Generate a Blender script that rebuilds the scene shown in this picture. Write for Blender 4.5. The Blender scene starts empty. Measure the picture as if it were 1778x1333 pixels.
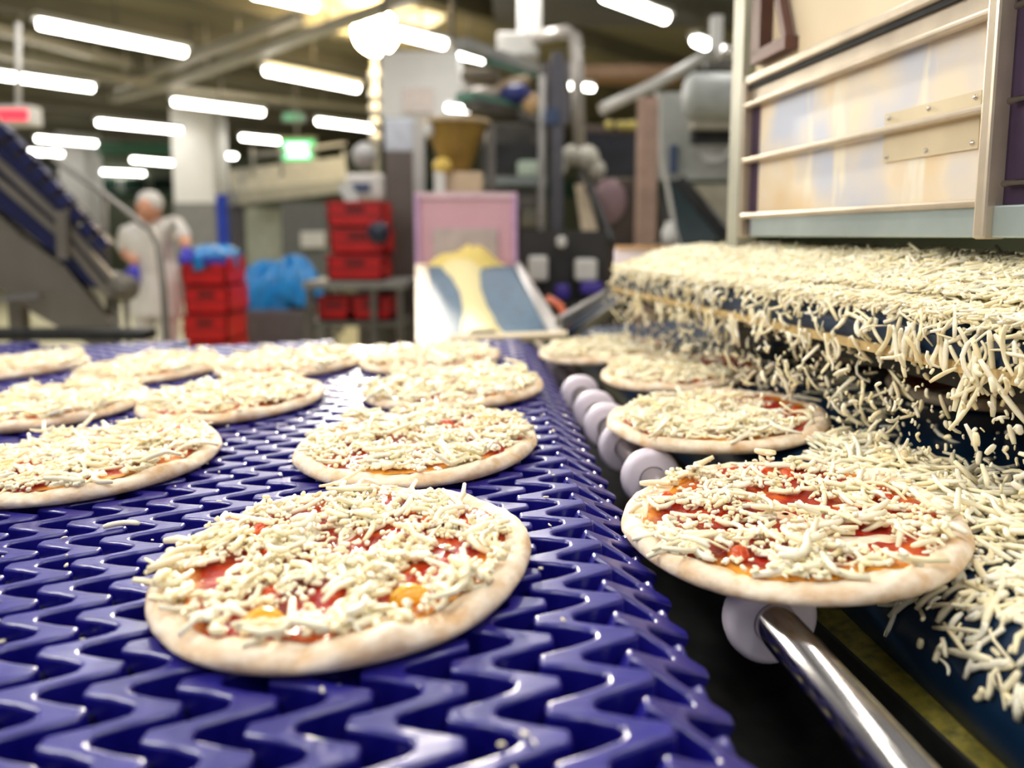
import bpy, math, random
import numpy as np
from mathutils import Matrix, Vector

# ------------------------------------------------------------------ camera, world, lights
SC = bpy.context.scene
COL = SC.collection
S = 0.24                       # metres per working unit: height of the lens above the belt
CZ = 1.33                      # lens height above the floor
FPX, PITCH, CX, CY = 1240.0, 0.1112, 889.0, 545.0
cp, sp = math.cos(PITCH), math.sin(PITCH)
cam_d = bpy.data.cameras.new('camera')
cam = bpy.data.objects.new('camera', cam_d)
COL.objects.link(cam)
SC.camera = cam
cam.location = (0, 0, CZ)
cam.rotation_euler = (math.pi / 2 - PITCH, 0, 0)
cam_d.sensor_width = 36.0
cam_d.lens = FPX / 1778 * 36
cam_d.shift_y = -(666.5 - CY) / 1778
cam_d.clip_start = 0.01
cam_d.clip_end = 200
cam_d.dof.use_dof = True
cam_d.dof.focus_distance = 2.62 * S
cam_d.dof.aperture_fstop = 2.6

SC.view_settings.view_transform = 'Standard'
SC.view_settings.look = 'None'
SC.view_settings.gamma = 1.0
SC.view_settings.use_curve_mapping = False
SC.view_settings.exposure = -0.25
SC.cycles.max_bounces = 6
SC.cycles.diffuse_bounces = 3
SC.cycles.glossy_bounces = 3
SC.cycles.transmission_bounces = 4
SC.cycles.sample_clamp_indirect = 6
SC.cycles.use_denoising = True

world = bpy.data.worlds.new('world')
SC.world = world
world.use_nodes = True
world.node_tree.nodes['Background'].inputs[0].default_value = (0.96, 0.95, 1.0, 1)
world.node_tree.nodes['Background'].inputs[1].default_value = 0.36


def area(name, loc, size, energy, yaw=0.0, color=(1, 0.97, 0.93), tilt=(0, 0)):
    d = bpy.data.lights.new(name, 'AREA')
    d.shape = 'RECTANGLE'
    d.size, d.size_y = size
    d.energy = energy
    d.color = color
    o = bpy.data.objects.new(name, d)
    o.location = loc
    o.rotation_euler = (tilt[0], tilt[1], yaw)
    COL.objects.link(o)
    return o


# the room's own ceiling strips over the line, and one added fill (out of the frame, above and behind it)
for i, (x, y, e) in enumerate(((-0.75, 2.5, 26), (-2.2, 1.2, 34), (0.3, 0.4, 30), (1.2, 2.0, 22), (-1.3, -0.8, 34),
                               (-3.4, 2.8, 34), (0.9, -1.2, 30), (-2.6, 4.6, 30), (1.6, 4.4, 24), (-6.5, 5.0, 60), (-4.5, 9.5, 60),
                               (-8.0, 11.0, 80), (0.5, 8.5, 50), (4.0, 6.5, 50), (-0.4, 4.9, 40))):  # last one is added to brighten the steel cabinet's front
    area('ceiling_and_fill_light', (x, y, 3.28), (1.5, 0.16), e * (0.74 if y < 4.2 else 1.1), math.radians(45))
a_ = area('hood_fill_light', (-1.9, 0.7, 2.35), (0.9, 0.35), 26, 0, (1, 0.95, 0.86), tilt=(0, math.radians(-62)))  # fill added on the left to brighten the hood, no lamp there
LAMP = (-1.66, 9.0, CZ + 2.44)

# ------------------------------------------------------------------ helpers
rng = np.random.default_rng(7)
R_ = random.Random(5)


def H(x, y, z):
    return Vector((S * x, S * y, CZ + S * z))


def at(px, py, Y):
    a, b = px - CX, py - CY
    d = Vector((a, FPX * cp - b * sp, -FPX * sp - b * cp))
    d *= Y / d.y
    return Vector((d.x, d.y, CZ + d.z))


def on_z(px, py, z):
    a, b = px - CX, py - CY
    d = Vector((a, FPX * cp - b * sp, -FPX * sp - b * cp))
    d *= (z - CZ) / d.z
    return Vector((d.x, d.y, z))


def lin(c):
    out = []
    for v in c[:3]:
        v /= 255.0
        out.append(v / 12.92 if v <= 0.04045 else ((v + 0.055) / 1.055) ** 2.4)
    return (*out, 1.0)


MATS = {}


def M(name, col, rough=0.5, metal=0.0, var=0.12, scale=14.0, bump=0.0, spec=0.5, col2=None, thr=None, coat=0.0, sss=0.0, stretch=None, trans=0.0, alpha=1.0):
    if name in MATS:
        return MATS[name]
    m = bpy.data.materials.new(name)
    m.use_nodes = True
    nt = m.node_tree
    b = nt.nodes['Principled BSDF']
    tc = nt.nodes.new('ShaderNodeTexCoord')
    src = tc.outputs['Object']
    if stretch:
        mp = nt.nodes.new('ShaderNodeMapping')
        mp.inputs['Scale'].default_value = stretch
        nt.links.new(src, mp.inputs[0])
        src = mp.outputs[0]
    no = nt.nodes.new('ShaderNodeTexNoise')
    no.inputs['Scale'].default_value = scale
    no.inputs['Detail'].default_value = 5
    nt.links.new(src, no.inputs['Vector'])
    rp = nt.nodes.new('ShaderNodeValToRGB')
    c = lin(col)
    if col2:
        c1, c2 = c, lin(col2)
    else:
        c1 = tuple(min(1, v * (1 - var)) for v in c[:3]) + (1,)
        c2 = tuple(min(1, v * (1 + var)) for v in c[:3]) + (1,)
    lo, hi = thr or (0.32, 0.68)
    rp.color_ramp.elements[0].position = lo
    rp.color_ramp.elements[1].position = hi
    rp.color_ramp.elements[0].color = c1
    rp.color_ramp.elements[1].color = c2
    nt.links.new(no.outputs['Fac'], rp.inputs[0])
    nt.links.new(rp.outputs[0], b.inputs['Base Color'])
    b.inputs['Roughness'].default_value = rough
    b.inputs['Metallic'].default_value = metal
    b.inputs['Specular IOR Level'].default_value = spec
    b.inputs['Coat Weight'].default_value = coat
    b.inputs['Coat Roughness'].default_value = 0.1
    if sss:
        b.inputs['Subsurface Weight'].default_value = sss
        b.inputs['Subsurface Radius'].default_value = (0.006, 0.004, 0.002)
    if trans:
        b.inputs['Transmission Weight'].default_value = trans
    b.inputs['Alpha'].default_value = alpha
    if bump:
        bn = nt.nodes.new('ShaderNodeBump')
        bn.inputs['Strength'].default_value = bump
        bn.inputs['Distance'].default_value = 0.004
        nt.links.new(no.outputs['Fac'], bn.inputs['Height'])
        nt.links.new(bn.outputs[0], b.inputs['Normal'])
    MATS[name] = m
    return m


def emit(name, col, strength):
    if name in MATS:
        return MATS[name]
    m = bpy.data.materials.new(name)
    m.use_nodes = True
    b = m.node_tree.nodes['Principled BSDF']
    b.inputs['Base Color'].default_value = lin(col)
    b.inputs['Emission Color'].default_value = lin(col)
    b.inputs['Emission Strength'].default_value = strength
    MATS[name] = m
    return m


def tag(o, label=None, cat=None, group=None, kind=None):
    if label:
        o['label'] = label
    if cat:
        o['category'] = cat
    if group:
        o['group'] = group
    if kind:
        o['kind'] = kind
    return o


def thing(name, label, cat, loc=(0, 0, 0), group=None, mat=None):
    o = bpy.data.objects.new(name, None)
    COL.objects.link(o)
    o.empty_display_size = 0.05
    o.matrix_basis = mat if mat is not None else Matrix.Translation(Vector(loc))
    return tag(o, label, cat, group)


def wmat(o):
    m = o.matrix_basis.copy()
    while o.parent:
        o = o.parent
        m = o.matrix_basis @ m
    return m


def link(name, me, m=None, parent=None):
    o = bpy.data.objects.new(name, me)
    COL.objects.link(o)
    if m is not None and not me.materials:
        me.materials.append(m)
    if parent is not None:
        o.parent = parent
    return o


def np_mesh(name, V, F4, smooth=True):
    """quads only, from arrays"""
    me = bpy.data.meshes.new(name)
    n, k = len(V), len(F4)
    me.vertices.add(n)
    me.vertices.foreach_set('co', np.ascontiguousarray(V, dtype=np.float32).ravel())
    me.loops.add(4 * k)
    me.loops.foreach_set('vertex_index', np.ascontiguousarray(F4, dtype=np.int32).ravel())
    me.polygons.add(k)
    me.polygons.foreach_set('loop_start', np.arange(0, 4 * k, 4, dtype=np.int32))
    me.polygons.foreach_set('use_smooth', np.full(k, smooth))
    me.update(calc_edges=True)
    me.validate()
    return me


class MB:
    def __init__(s):
        s.v, s.f, s.sm = [], [], []

    def add(s, vs, fs, smooth=False):
        o = len(s.v)
        s.v += [Vector(v) for v in vs]
        s.f += [tuple(i + o for i in f) for f in fs]
        s.sm += [smooth] * len(fs)
        return s

    def box(s, lo, hi, bev=0.0):
        x0, y0, z0 = lo
        x1, y1, z1 = hi
        return s.hexa([(x0, y0, z0), (x1, y0, z0), (x1, y1, z0), (x0, y1, z0), (x0, y0, z1), (x1, y0, z1), (x1, y1, z1), (x0, y1, z1)])

    def hexa(s, p):
        return s.add(p, [(0, 3, 2, 1), (4, 5, 6, 7), (0, 1, 5, 4), (1, 2, 6, 5), (2, 3, 7, 6), (3, 0, 4, 7)])

    def bar(s, a, b, w, h, up=(0, 0, 1)):
        a, b = Vector(a), Vector(b)
        d = (b - a).normalized()
        u = Vector(up)
        if abs(d.dot(u)) > 0.95:
            u = Vector((0, 1, 0))
        r = d.cross(u).normalized() * (w / 2)
        t = r.cross(d).normalized() * (h / 2)
        return s.hexa([a - r - t, a + r - t, b + r - t, b - r - t, a - r + t, a + r + t, b + r + t, b - r + t])

    def tube(s, pts, rad, n=12, cap=True):
        pts = [Vector(p) for p in pts]
        rads = rad if isinstance(rad, (list, tuple)) else [rad] * len(pts)
        vs, fs = [], []
        u = None
        for i, p in enumerate(pts):
            d = (pts[min(i + 1, len(pts) - 1)] - pts[max(i - 1, 0)]).normalized()
            if u is None:
                u = d.orthogonal().normalized()
            u = (u - d * u.dot(d)).normalized()
            w = d.cross(u)
            for k in range(n):
                t = 2 * math.pi * k / n
                vs.append(p + (u * math.cos(t) + w * math.sin(t)) * rads[i])
        for i in range(len(pts) - 1):
            for k in range(n):
                a, b = i * n + k, i * n + (k + 1) % n
                fs.append((a, b, b + n, a + n))
        s.add(vs, fs, True)
        if cap:
            o = len(s.v)
            s.add(vs[:n], [tuple(reversed(range(n)))])
            s.add(vs[-n:], [tuple(range(n))])
        return s

    def lathe(s, c, axis, prof, n=24, u=None):
        """prof: list of (along axis, radius)"""
        c, d = Vector(c), Vector(axis).normalized()
        u = d.orthogonal().normalized()
        w = d.cross(u)
        vs, fs = [], []
        for (h, r) in prof:
            for k in range(n):
                t = 2 * math.pi * k / n
                vs.append(c + d * h + (u * math.cos(t) + w * math.sin(t)) * max(r, 1e-5))
        for i in range(len(prof) - 1):
            for k in range(n):
                a, b = i * n + k, i * n + (k + 1) % n
                fs.append((a, b, b + n, a + n))
        return s.add(vs, fs, True)

    def prism(s, poly, off):
        n = len(poly)
        poly = [Vector(p) for p in poly]
        off = Vector(off)
        vs = poly + [p + off for p in poly]
        fs = [tuple(reversed(range(n))), tuple(range(n, 2 * n))] + [(i, (i + 1) % n, (i + 1) % n + n, i + n) for i in range(n)]
        return s.add(vs, fs)

    def ball(s, c, r, nu=16, nv=10, noise=0.0, rnd=None):
        rx = r if isinstance(r, (tuple, list)) else (r, r, r)
        vs, fs = [], []
        for j in range(nv + 1):
            th = math.pi * j / nv
            for i in range(nu):
                ph = 2 * math.pi * i / nu
                k = 1 + (noise * math.sin(3.1 * ph + 2.3 * th * 2) * math.sin(4.7 * th + ph) if noise else 0)
                vs.append((c[0] + rx[0] * k * math.sin(th) * math.cos(ph), c[1] + rx[1] * k * math.sin(th) * math.sin(ph), c[2] + rx[2] * k * math.cos(th)))
        for j in range(nv):
            for i in range(nu):
                a, b = j * nu + i, j * nu + (i + 1) % nu
                fs.append((a, a + nu, b + nu, b))
        return s.add(vs, fs, True)

    def build(s, name, m, parent=None, local=False, bevel=0.0):
        me = bpy.data.meshes.new(name)
        vs = s.v
        if parent is not None and not local:
            inv = wmat(parent).inverted()
            vs = [inv @ v for v in vs]
        me.from_pydata([tuple(v) for v in vs], [], s.f)
        me.polygons.foreach_set('use_smooth', s.sm)
        import bmesh
        bm = bmesh.new()
        bm.from_mesh(me)
        bmesh.ops.remove_doubles(bm, verts=bm.verts, dist=1e-6)
        bmesh.ops.recalc_face_normals(bm, faces=bm.faces)
        bm.to_mesh(me)
        bm.free()
        me.update()
        o = link(name, me, m, parent)
        if bevel:
            md = o.modifiers.new('edge', 'BEVEL')
            md.width = bevel
            md.segments = 2
            md.limit_method = 'ANGLE'
        return o


def pxbox(x0, y0, x1, y1, Y, depth, mb=None):
    """upright block whose near face spans these photograph pixels at distance Y"""
    a, b = at(x0, y1, Y), at(x1, y0, Y)
    return (mb or MB()).box((a.x, Y, min(a.z, b.z)), (b.x, Y + depth, max(a.z, b.z)))


def simple(name, label, cat, mb, m, group=None, bevel=0.0):
    o = mb.build(name, m, bevel=bevel)
    return tag(o, label, cat, group)


def struct(name, mb, m, parent=None):
    o = mb.build(name, m, parent)
    o['kind'] = 'structure'
    return o


# ------------------------------------------------------------------ materials
m_belt = M('blue_belt_plastic', (13, 8, 112), 0.30, 0, 0.12, 45, 0.10, 0.9, stretch=(1, 5, 1), col2=(26, 20, 128), coat=0.2)
m_belt_dark = M('dark_blue_plastic', (8, 6, 46), 0.4, 0, 0.1, 30)
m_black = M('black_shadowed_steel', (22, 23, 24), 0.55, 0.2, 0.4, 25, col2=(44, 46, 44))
m_steel = M('stainless_steel', (168, 164, 158), 0.3, 0.95, 0.10, 12, stretch=(1, 1, 9))
m_steel_pol = M('polished_steel', (205, 200, 194), 0.16, 1.0, 0.12, 26, 0.05)
m_steel_dk = M('dull_grey_steel', (104, 100, 94), 0.45, 0.55, 0.15, 9)
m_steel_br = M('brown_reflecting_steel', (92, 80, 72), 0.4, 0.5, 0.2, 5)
m_frame = M('hood_frame_steel', (204, 190, 168), 0.32, 0.5, 0.12, 20)
m_white_pl = M('white_nylon', (240, 230, 242), 0.38, 0, 0.03, 30, 0.05)
m_white = M('white_paint', (214, 212, 206), 0.5, 0, 0.04, 6)
m_cream = M('cream_paint', (245, 226, 190), 0.5, 0, 0.03, 6)
m_grey = M('grey_paint', (150, 150, 146), 0.5, 0, 0.06, 6)
m_conv = M('petrol_blue_belt', (8, 40, 70), 0.35, 0, 0.2, 18, 0.05)
m_conv2 = M('pale_petrol_belt', (52, 92, 118), 0.5, 0, 0.35, 40)
m_dough = M('raw_dough', (222, 184, 138), 0.8, 0, 0.1, 55, 0.8, 0.2, col2=(250, 234, 210), thr=(0.3, 0.6), sss=0.1)
m_cheese_plain = M('cheese_mass', (238, 222, 160), 0.55, 0, 0.1, 160, 0.9, 0.35, sss=0.15)


def cheese_mat():
    m = bpy.data.materials.new('shredded_cheese')
    m.use_nodes = True
    nt = m.node_tree
    b = nt.nodes['Principled BSDF']
    g = nt.nodes.new('ShaderNodeNewGeometry')
    r = nt.nodes.new('ShaderNodeValToRGB')
    r.color_ramp.elements[0].color = lin((252, 236, 190))
    r.color_ramp.elements[1].color = lin((255, 249, 228))
    nt.links.new(g.outputs['Random Per Island'], r.inputs[0])
    nt.links.new(r.outputs[0], b.inputs['Base Color'])
    b.inputs['Roughness'].default_value = 0.5
    b.inputs['Specular IOR Level'].default_value = 0.35
    b.inputs['Subsurface Weight'].default_value = 0.25
    b.inputs['Subsurface Radius'].default_value = (0.004, 0.003, 0.0015)
    return m


m_cheese = cheese_mat()


def sauce_mat():
    m = bpy.data.materials.new('tomato_sauce')
    m.use_nodes = True
    nt = m.node_tree
    b = nt.nodes['Principled BSDF']
    tc = nt.nodes.new('ShaderNodeTexCoord')
    n1 = nt.nodes.new('ShaderNodeTexNoise')
    n1.inputs['Scale'].default_value = 28
    n1.inputs['Detail'].default_value = 5
    nt.links.new(tc.outputs['Object'], n1.inputs['Vector'])
    r = nt.nodes.new('ShaderNodeValToRGB')
    e = r.color_ramp.elements
    e[0].position, e[0].color = 0.30, lin((116, 10, 5))
    e[1].position, e[1].color = 0.72, lin((210, 92, 22))
    x = e.new(0.56)
    x.color = lin((168, 30, 10))
    nt.links.new(n1.outputs['Fac'], r.inputs[0])
    # oily orange margin where the sauce thins out towards the crust
    at_ = nt.nodes.new('ShaderNodeAttribute')
    at_.attribute_name = 'rim'
    mx = nt.nodes.new('ShaderNodeMix')
    mx.data_type = 'RGBA'
    nt.links.new(at_.outputs['Fac'], mx.inputs['Factor'])
    nt.links.new(r.outputs[0], mx.inputs['A'])
    mx.inputs['B'].default_value = lin((232, 158, 44))
    nt.links.new(mx.outputs['Result'], b.inputs['Base Color'])
    b.inputs['Roughness'].default_value = 0.3
    bn = nt.nodes.new('ShaderNodeBump')
    bn.inputs['Strength'].default_value = 0.7
    bn.inputs['Distance'].default_value = 0.003
    n2 = nt.nodes.new('ShaderNodeTexNoise')
    n2.inputs['Scale'].default_value = 110
    nt.links.new(tc.outputs['Object'], n2.inputs['Vector'])
    nt.links.new(n2.outputs['Fac'], bn.inputs['Height'])
    nt.links.new(bn.outputs[0], b.inputs['Normal'])
    return m


m_sauce = sauce_mat()
m_tomato = M('tomato_piece', (184, 44, 12), 0.25, 0, 0.3, 50, 0.3, col2=(216, 98, 24))
m_bubble = M('oily_yellow_dough', (226, 160, 30), 0.25, 0, 0.12, 30)

# ------------------------------------------------------------------ room shell
m_ceil = M('olive_ceiling', (122, 117, 96), 0.8, 0, 0.15, 0.5)
m_ceil_dk = M('grey_ceiling_board', (78, 78, 76), 0.8, 0, 0.15, 0.7)
m_beam = M('ceiling_beam', (104, 100, 82), 0.8, 0, 0.15, 1.0)
m_floor = M('pale_resin_floor', (205, 198, 160), 0.35, 0, 0.12, 0.8)
m_wall = M('grey_green_wall', (120, 128, 108), 0.7, 0, 0.2, 0.35)
m_wallg = M('green_wall_band', (60, 104, 78), 0.7, 0, 0.25, 0.5)
m_winglass = M('dark_green_window_glass', (36, 58, 48), 0.15, 0, 0.3, 0.6)

CEIL = CZ + 2.75
struct('floor', MB().box((-20, -0.8, -0.1), (14, 26, 0)), m_floor)
ceil = struct('ceiling', MB().box((-20, 1.2, CEIL), (14, 26, CEIL + 0.1)), m_ceil)
struct('wall_back', MB().box((-20, 24.0, 0), (14, 24.2, CEIL)), m_wall)
struct('wall_left', MB().box((-20, 1, 0), (-19.8, 24, CEIL)), m_wall)
struct('wall_right', MB().box((9.0, 3, 0), (9.2, 24, CEIL)), m_wall)
struct('trim_1', MB().box((-20, 23.9, 2.55), (14, 24.0, 3.1)), m_wallg)
D45 = Vector((1, 1, 0)).normalized()
E45 = Vector((1, -1, 0)).normalized()
for k in range(-3, 12):
    c = Vector((-9, 9, CEIL - 0.12)) + E45 * (-6 + k * 1.75)
    MB().bar(c - D45 * 13, c + D45 * 12, 0.26, 0.24).build('beam', m_beam, ceil)
MB().box((-0.2, 4.2, CEIL - 0.36), (6.5, 8.6, CEIL - 0.26)).build('ceiling_board', m_ceil_dk, ceil)
for i, (x0, x1) in enumerate(((170, 205), (212, 255), (262, 302))):
    w = struct('window_%d' % (i + 1), pxbox(x0, 306, x1, 334, 23.8, 0.08), m_grey)
    pxbox(x0 + 3, 309, x1 - 3, 331, 23.77, 0.04).build('pane', m_winglass, w)

# columns
m_col = M('white_tiled_column', (244, 244, 242), 0.5, 0, 0.04, 2)
m_col2 = M('grey_column_base', (140, 140, 138), 0.6, 0, 0.08, 4)
for i, (x0, x1, Y, split) in enumerate(((303, 372, 14.6, 352), (108, 156, 19.0, 395))):
    a, b = at(x0, split, Y), at(x1, split, Y)
    c = thing('column', ('white square column with grey lower half behind the stooping worker' if i == 0 else
                         'white square column further back, beside the inclined conveyor handrail'), 'column', ((a.x + b.x) / 2, Y + 0.25, 0), 'white columns')
    MB().box((a.x, Y, a.z), (b.x, Y + (b.x - a.x), CEIL)).build('shaft', m_col, c)
    MB().box((a.x - 0.015, Y - 0.015, 0), (b.x + 0.015, Y + (b.x - a.x) + 0.015, a.z)).build('plinth', m_col2, c)
c = at(379, 365, 8.45)
simple('blue_hose_guard', 'narrow blue strip fixed up the right edge of the nearer white column', 'guard',
       MB().box((c.x, 8.4, 1.0), (c.x + 0.1, 8.5, at(379, 338, 8.45).z)), M('bright_blue_plastic', (40, 70, 190), 0.4))

# ------------------------------------------------------------------ strip lights
m_tube = emit('lit_tube', (255, 250, 240), 26.0)
m_house = M('lamp_housing', (196, 196, 190), 0.4)
ZL = CZ + 2.0
LIGHTS = [((68, 40), (320, 90), 'long strip light above the paired cable trays, upper left'),
          ((-70, 120), (160, 152), 'strip light above the hanging red display'),
          ((462, 122), (620, 153), 'strip light between the cable trays and the glowing round lamp'),
          ((302, 176), (455, 195), 'strip light crossing in front of the nearer white column'),
          ((170, 212), (313, 226), 'strip light just left of the nearer white column, highest of that cluster'),
          ((64, 240), (203, 252), 'strip light crossing in front of the far white column'),
          ((38, 262), (79, 265), 'short strip light left of the far column, longer of two end to end'),
          ((86, 265), (107, 267), 'tiny strip light left of the far column, shorter of two end to end'),
          ((157, 297), (250, 301), 'lowest strip light, just above the far windows'),
          ((230, 277), (316, 284), 'strip light meeting the left edge of the nearer white column'),
          ((420, 238), (492, 245), 'strip light immediately left of the green lit sign'),
          ((552, 210), (646, 222), 'strip light to the right of the green lit sign'),
          ((372, 268), (409, 271), 'short strip light at the right edge of the nearer white column'),
          ((440, -14), (545, 9), 'strip light cut by the top edge of the picture, left of the round lamp'),
          ((690, 56), (770, 76), 'strip light immediately right of the glowing round lamp'),
          ((788, 90), (843, 102), 'strip light over the green edge of the weigher platform'),
          ((1050, -8), (1155, 31), 'strip light cut by the top edge, above the white swing arm'),
          ((1208, 70), (1250, 88), 'strip light at the upper end of the white swing arm')]
for (p, q, lab) in LIGHTS:
    a, b = on_z(*p, ZL), on_z(*q, ZL)
    mid = (a + b) / 2
    t = thing('strip_light', lab, 'ceiling light', mid, 'fluorescent strip lights under the ceiling')
    d = (b - a).normalized()
    MB().bar(a - d * 0.05 + Vector((0, 0, 0.06)), b + d * 0.05 + Vector((0, 0, 0.06)), 0.13, 0.06).build('housing', m_house, t)
    MB().tube([a, b], 0.05, 10).build('tube', m_tube, t)
    MB().tube([mid + Vector((0, 0, 0.08)), mid + Vector((0, 0, CEIL - ZL))], 0.012, 6).build('hanger', m_steel_dk, t)
# two more small lit strips low in the machines
for (p, q, Y, lab) in (((778, 187), (815, 190), 5.2, 'small strip lamp under the weigher platform'),
                       ((985, 148), (1028, 153), 5.6, 'small strip lamp beside the tall bent steel pipe')):
    a, b = at(*p, Y), at(*q, Y + 0.25)
    t = thing('machine_lamp', lab, 'lamp', (a + b) / 2)
    MB().tube([a, b], 0.022, 10).build('tube', m_tube, t)
    MB().bar(a + Vector((0, 0.02, 0.035)), b + Vector((0, 0.02, 0.035)), 0.05, 0.03).build('housing', m_house, t)
# round glowing lamp
t = thing('round_lamp', 'glowing warm white globe lamp hanging above the steel cabinet', 'lamp', LAMP)
lc = at(652, 55, 9.0)
t.matrix_basis = Matrix.Translation(lc)
MB().ball(lc, 0.27, 24, 16).build('globe', emit('warm_globe', (255, 226, 172), 90.0), t)
sd = bpy.data.lights.new('belt_glare_spot', 'SPOT')  # spot added just below the globe to make the belt's glare
sd.energy, sd.color, sd.spot_size, sd.spot_blend, sd.shadow_soft_size = 6800, (1, 0.91, 0.76), math.radians(15), 0.8, 0.24
so = bpy.data.objects.new('belt_glare_spot', sd)
COL.objects.link(so)
aim = (Vector((-0.35, 0.9, 1.1)) - lc).normalized()
so.location = lc + aim * 0.55
so.rotation_euler = aim.to_track_quat('-Z', 'Y').to_euler()
MB().tube([lc + Vector((0, 0, 0.28)), Vector((lc.x, lc.y, CEIL))], 0.03, 8).build('stem', m_steel_dk, t)
MB().lathe(lc + Vector((0, 0, 0.24)), (0, 0, 1), [(-0.02, 0.85), (0.0, 0.855), (0.06, 0.60), (0.10, 0.3), (0.14, 0.05)], 24).build('added_shade', m_grey, t)  # added dish that keeps the globe's light off the ceiling

# cable trays and pipes under the ceiling
m_tray = M('pale_cable_tray', (176, 172, 158), 0.5, 0.2, 0.08, 3)


def ceil_run(name, label, cat, pts, w, h, z, group=None, hang=True):
    P = [on_z(*p, z) for p in pts]
    t = thing(name, label, cat, P[0], group)
    mb = MB()
    for a, b in zip(P[:-1], P[1:]):
        mb.bar(a, b, w, h)
    mb.build('tray', m_tray, t)
    if hang:
        for a, b in zip(P[:-1], P[1:]):
            for f in (0.25, 0.75):
                c = a.lerp(b, f)
                MB().tube([c, Vector((c.x, c.y, CEIL))], 0.015, 6).build('hanger', m_tray, t)
    return t


ceil_run('cable_tray', 'pale cable tray running diagonally, upper of the crossing pair', 'cable tray', [(200, 152), (520, 28)], 0.12, 0.1, CZ + 2.3, 'cable trays')
ceil_run('cable_tray', 'pale cable tray running diagonally, lower and longer of the crossing pair', 'cable tray', [(196, 172), (285, 150), (720, -6)], 0.12, 0.09, CZ + 2.12, 'cable trays')
ceil_run('service_pipe', 'pale pipe from the left edge to the cable trays, upper of two', 'pipe', [(-40, 42), (225, 112)], 0.1, 0.1, CZ + 2.3, 'ceiling pipes')
ceil_run('service_pipe', 'pale pipe from the left edge to the cable trays, lower of two', 'pipe', [(-40, 86), (290, 152)], 0.1, 0.1, CZ + 2.2, 'ceiling pipes')
ceil_run('service_pipe', 'thin pale pipe crossing the olive ceiling beyond the glowing lamp', 'pipe', [(285, 152), (640, 190)], 0.08, 0.08, CZ + 2.3, 'ceiling pipes')

# hanging red display, green sign
t = thing('red_display', 'white hanging box with a red lit display above the inclined conveyor', 'display', at(22, 200, 5.0))
pxbox(-12, 182, 50, 216, 5.0, 0.14).build('case', m_white, t, bevel=0.01)
pxbox(-6, 190, 46, 208, 4.99, 0.02).build('screen', emit('red_screen', (255, 60, 78), 1.3), t)
MB().tube([at(32, 184, 5.05), at(32, 40, 5.05)], 0.018, 8).build('hanger', m_white, t)
t = thing('lit_sign', 'green and white lit box sign hung among the strip lights', 'sign', at(516, 258, 12.0))
pxbox(486, 238, 547, 282, 12.0, 0.12).build('case', M('sign_case', (170, 176, 130), 0.5), t)
pxbox(490, 244, 545, 277, 11.98, 0.03).build('face', emit('green_sign', (60, 205, 130), 1.6), t)
pxbox(498, 250, 534, 271, 11.965, 0.02).build('lit_field', emit('pale_sign', (235, 255, 245), 3.0), t)
MB().tube([at(516, 240, 12.05), Vector((at(516, 240, 12.05).x, 12.05, CEIL))], 0.02, 6).build('hanger', m_grey, t)
t = thing('green_lamp', 'small faint green lit box above the green sign', 'sign', at(507, 202, 13.0))
pxbox(490, 195, 526, 211, 13.0, 0.12).build('case', m_grey, t)
MB().tube([at(507, 197, 13.05), Vector((at(507, 197, 13.05).x, 13.05, CEIL))], 0.015, 6).build('hanger', m_grey, t)
pxbox(492, 197, 524, 209, 12.98, 0.03).build('face', emit('faint_green', (110, 180, 140), 0.6), t)

# ------------------------------------------------------------------ modular belt (left)
def frame(x, y, z, yaw, tilt):
    ex = Vector((math.cos(yaw), math.sin(yaw), tilt * math.cos(yaw))).normalized()
    ey = Vector((-math.sin(yaw), math.cos(yaw), -tilt * math.sin(yaw)))
    ey = (ey - ex * ey.dot(ex)).normalized()
    ez = ex.cross(ey)
    m = Matrix((ex, ey, ez)).transposed().to_4x4()
    m.translation = H(x, y, z)
    return m


TL, TR = 0.042, 0.085
BY = math.radians(2.6)
FB = frame(0, 0, -1.0, BY, TL)
belt = thing('modular_conveyor', 'glossy blue modular belt of interlocking zigzag rows carrying cheesed pizzas', 'conveyor', mat=FB)
PER, AMP, PITCHX = 0.176 * S, 0.245 * S, 0.21 * S


def offset_line(P, e):
    P = np.array(P)
    T = np.gradient(P, axis=0)
    d = np.diff(P, axis=0)
    d /= np.linalg.norm(d, axis=1, keepdims=True)
    n = np.stack([-d[:, 1], d[:, 0]], 1)
    N = np.vstack([n[:1], (n[:-1] + n[1:]), n[-1:]])
    N /= np.linalg.norm(N, axis=1, keepdims=True)
    return P + N * e


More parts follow.
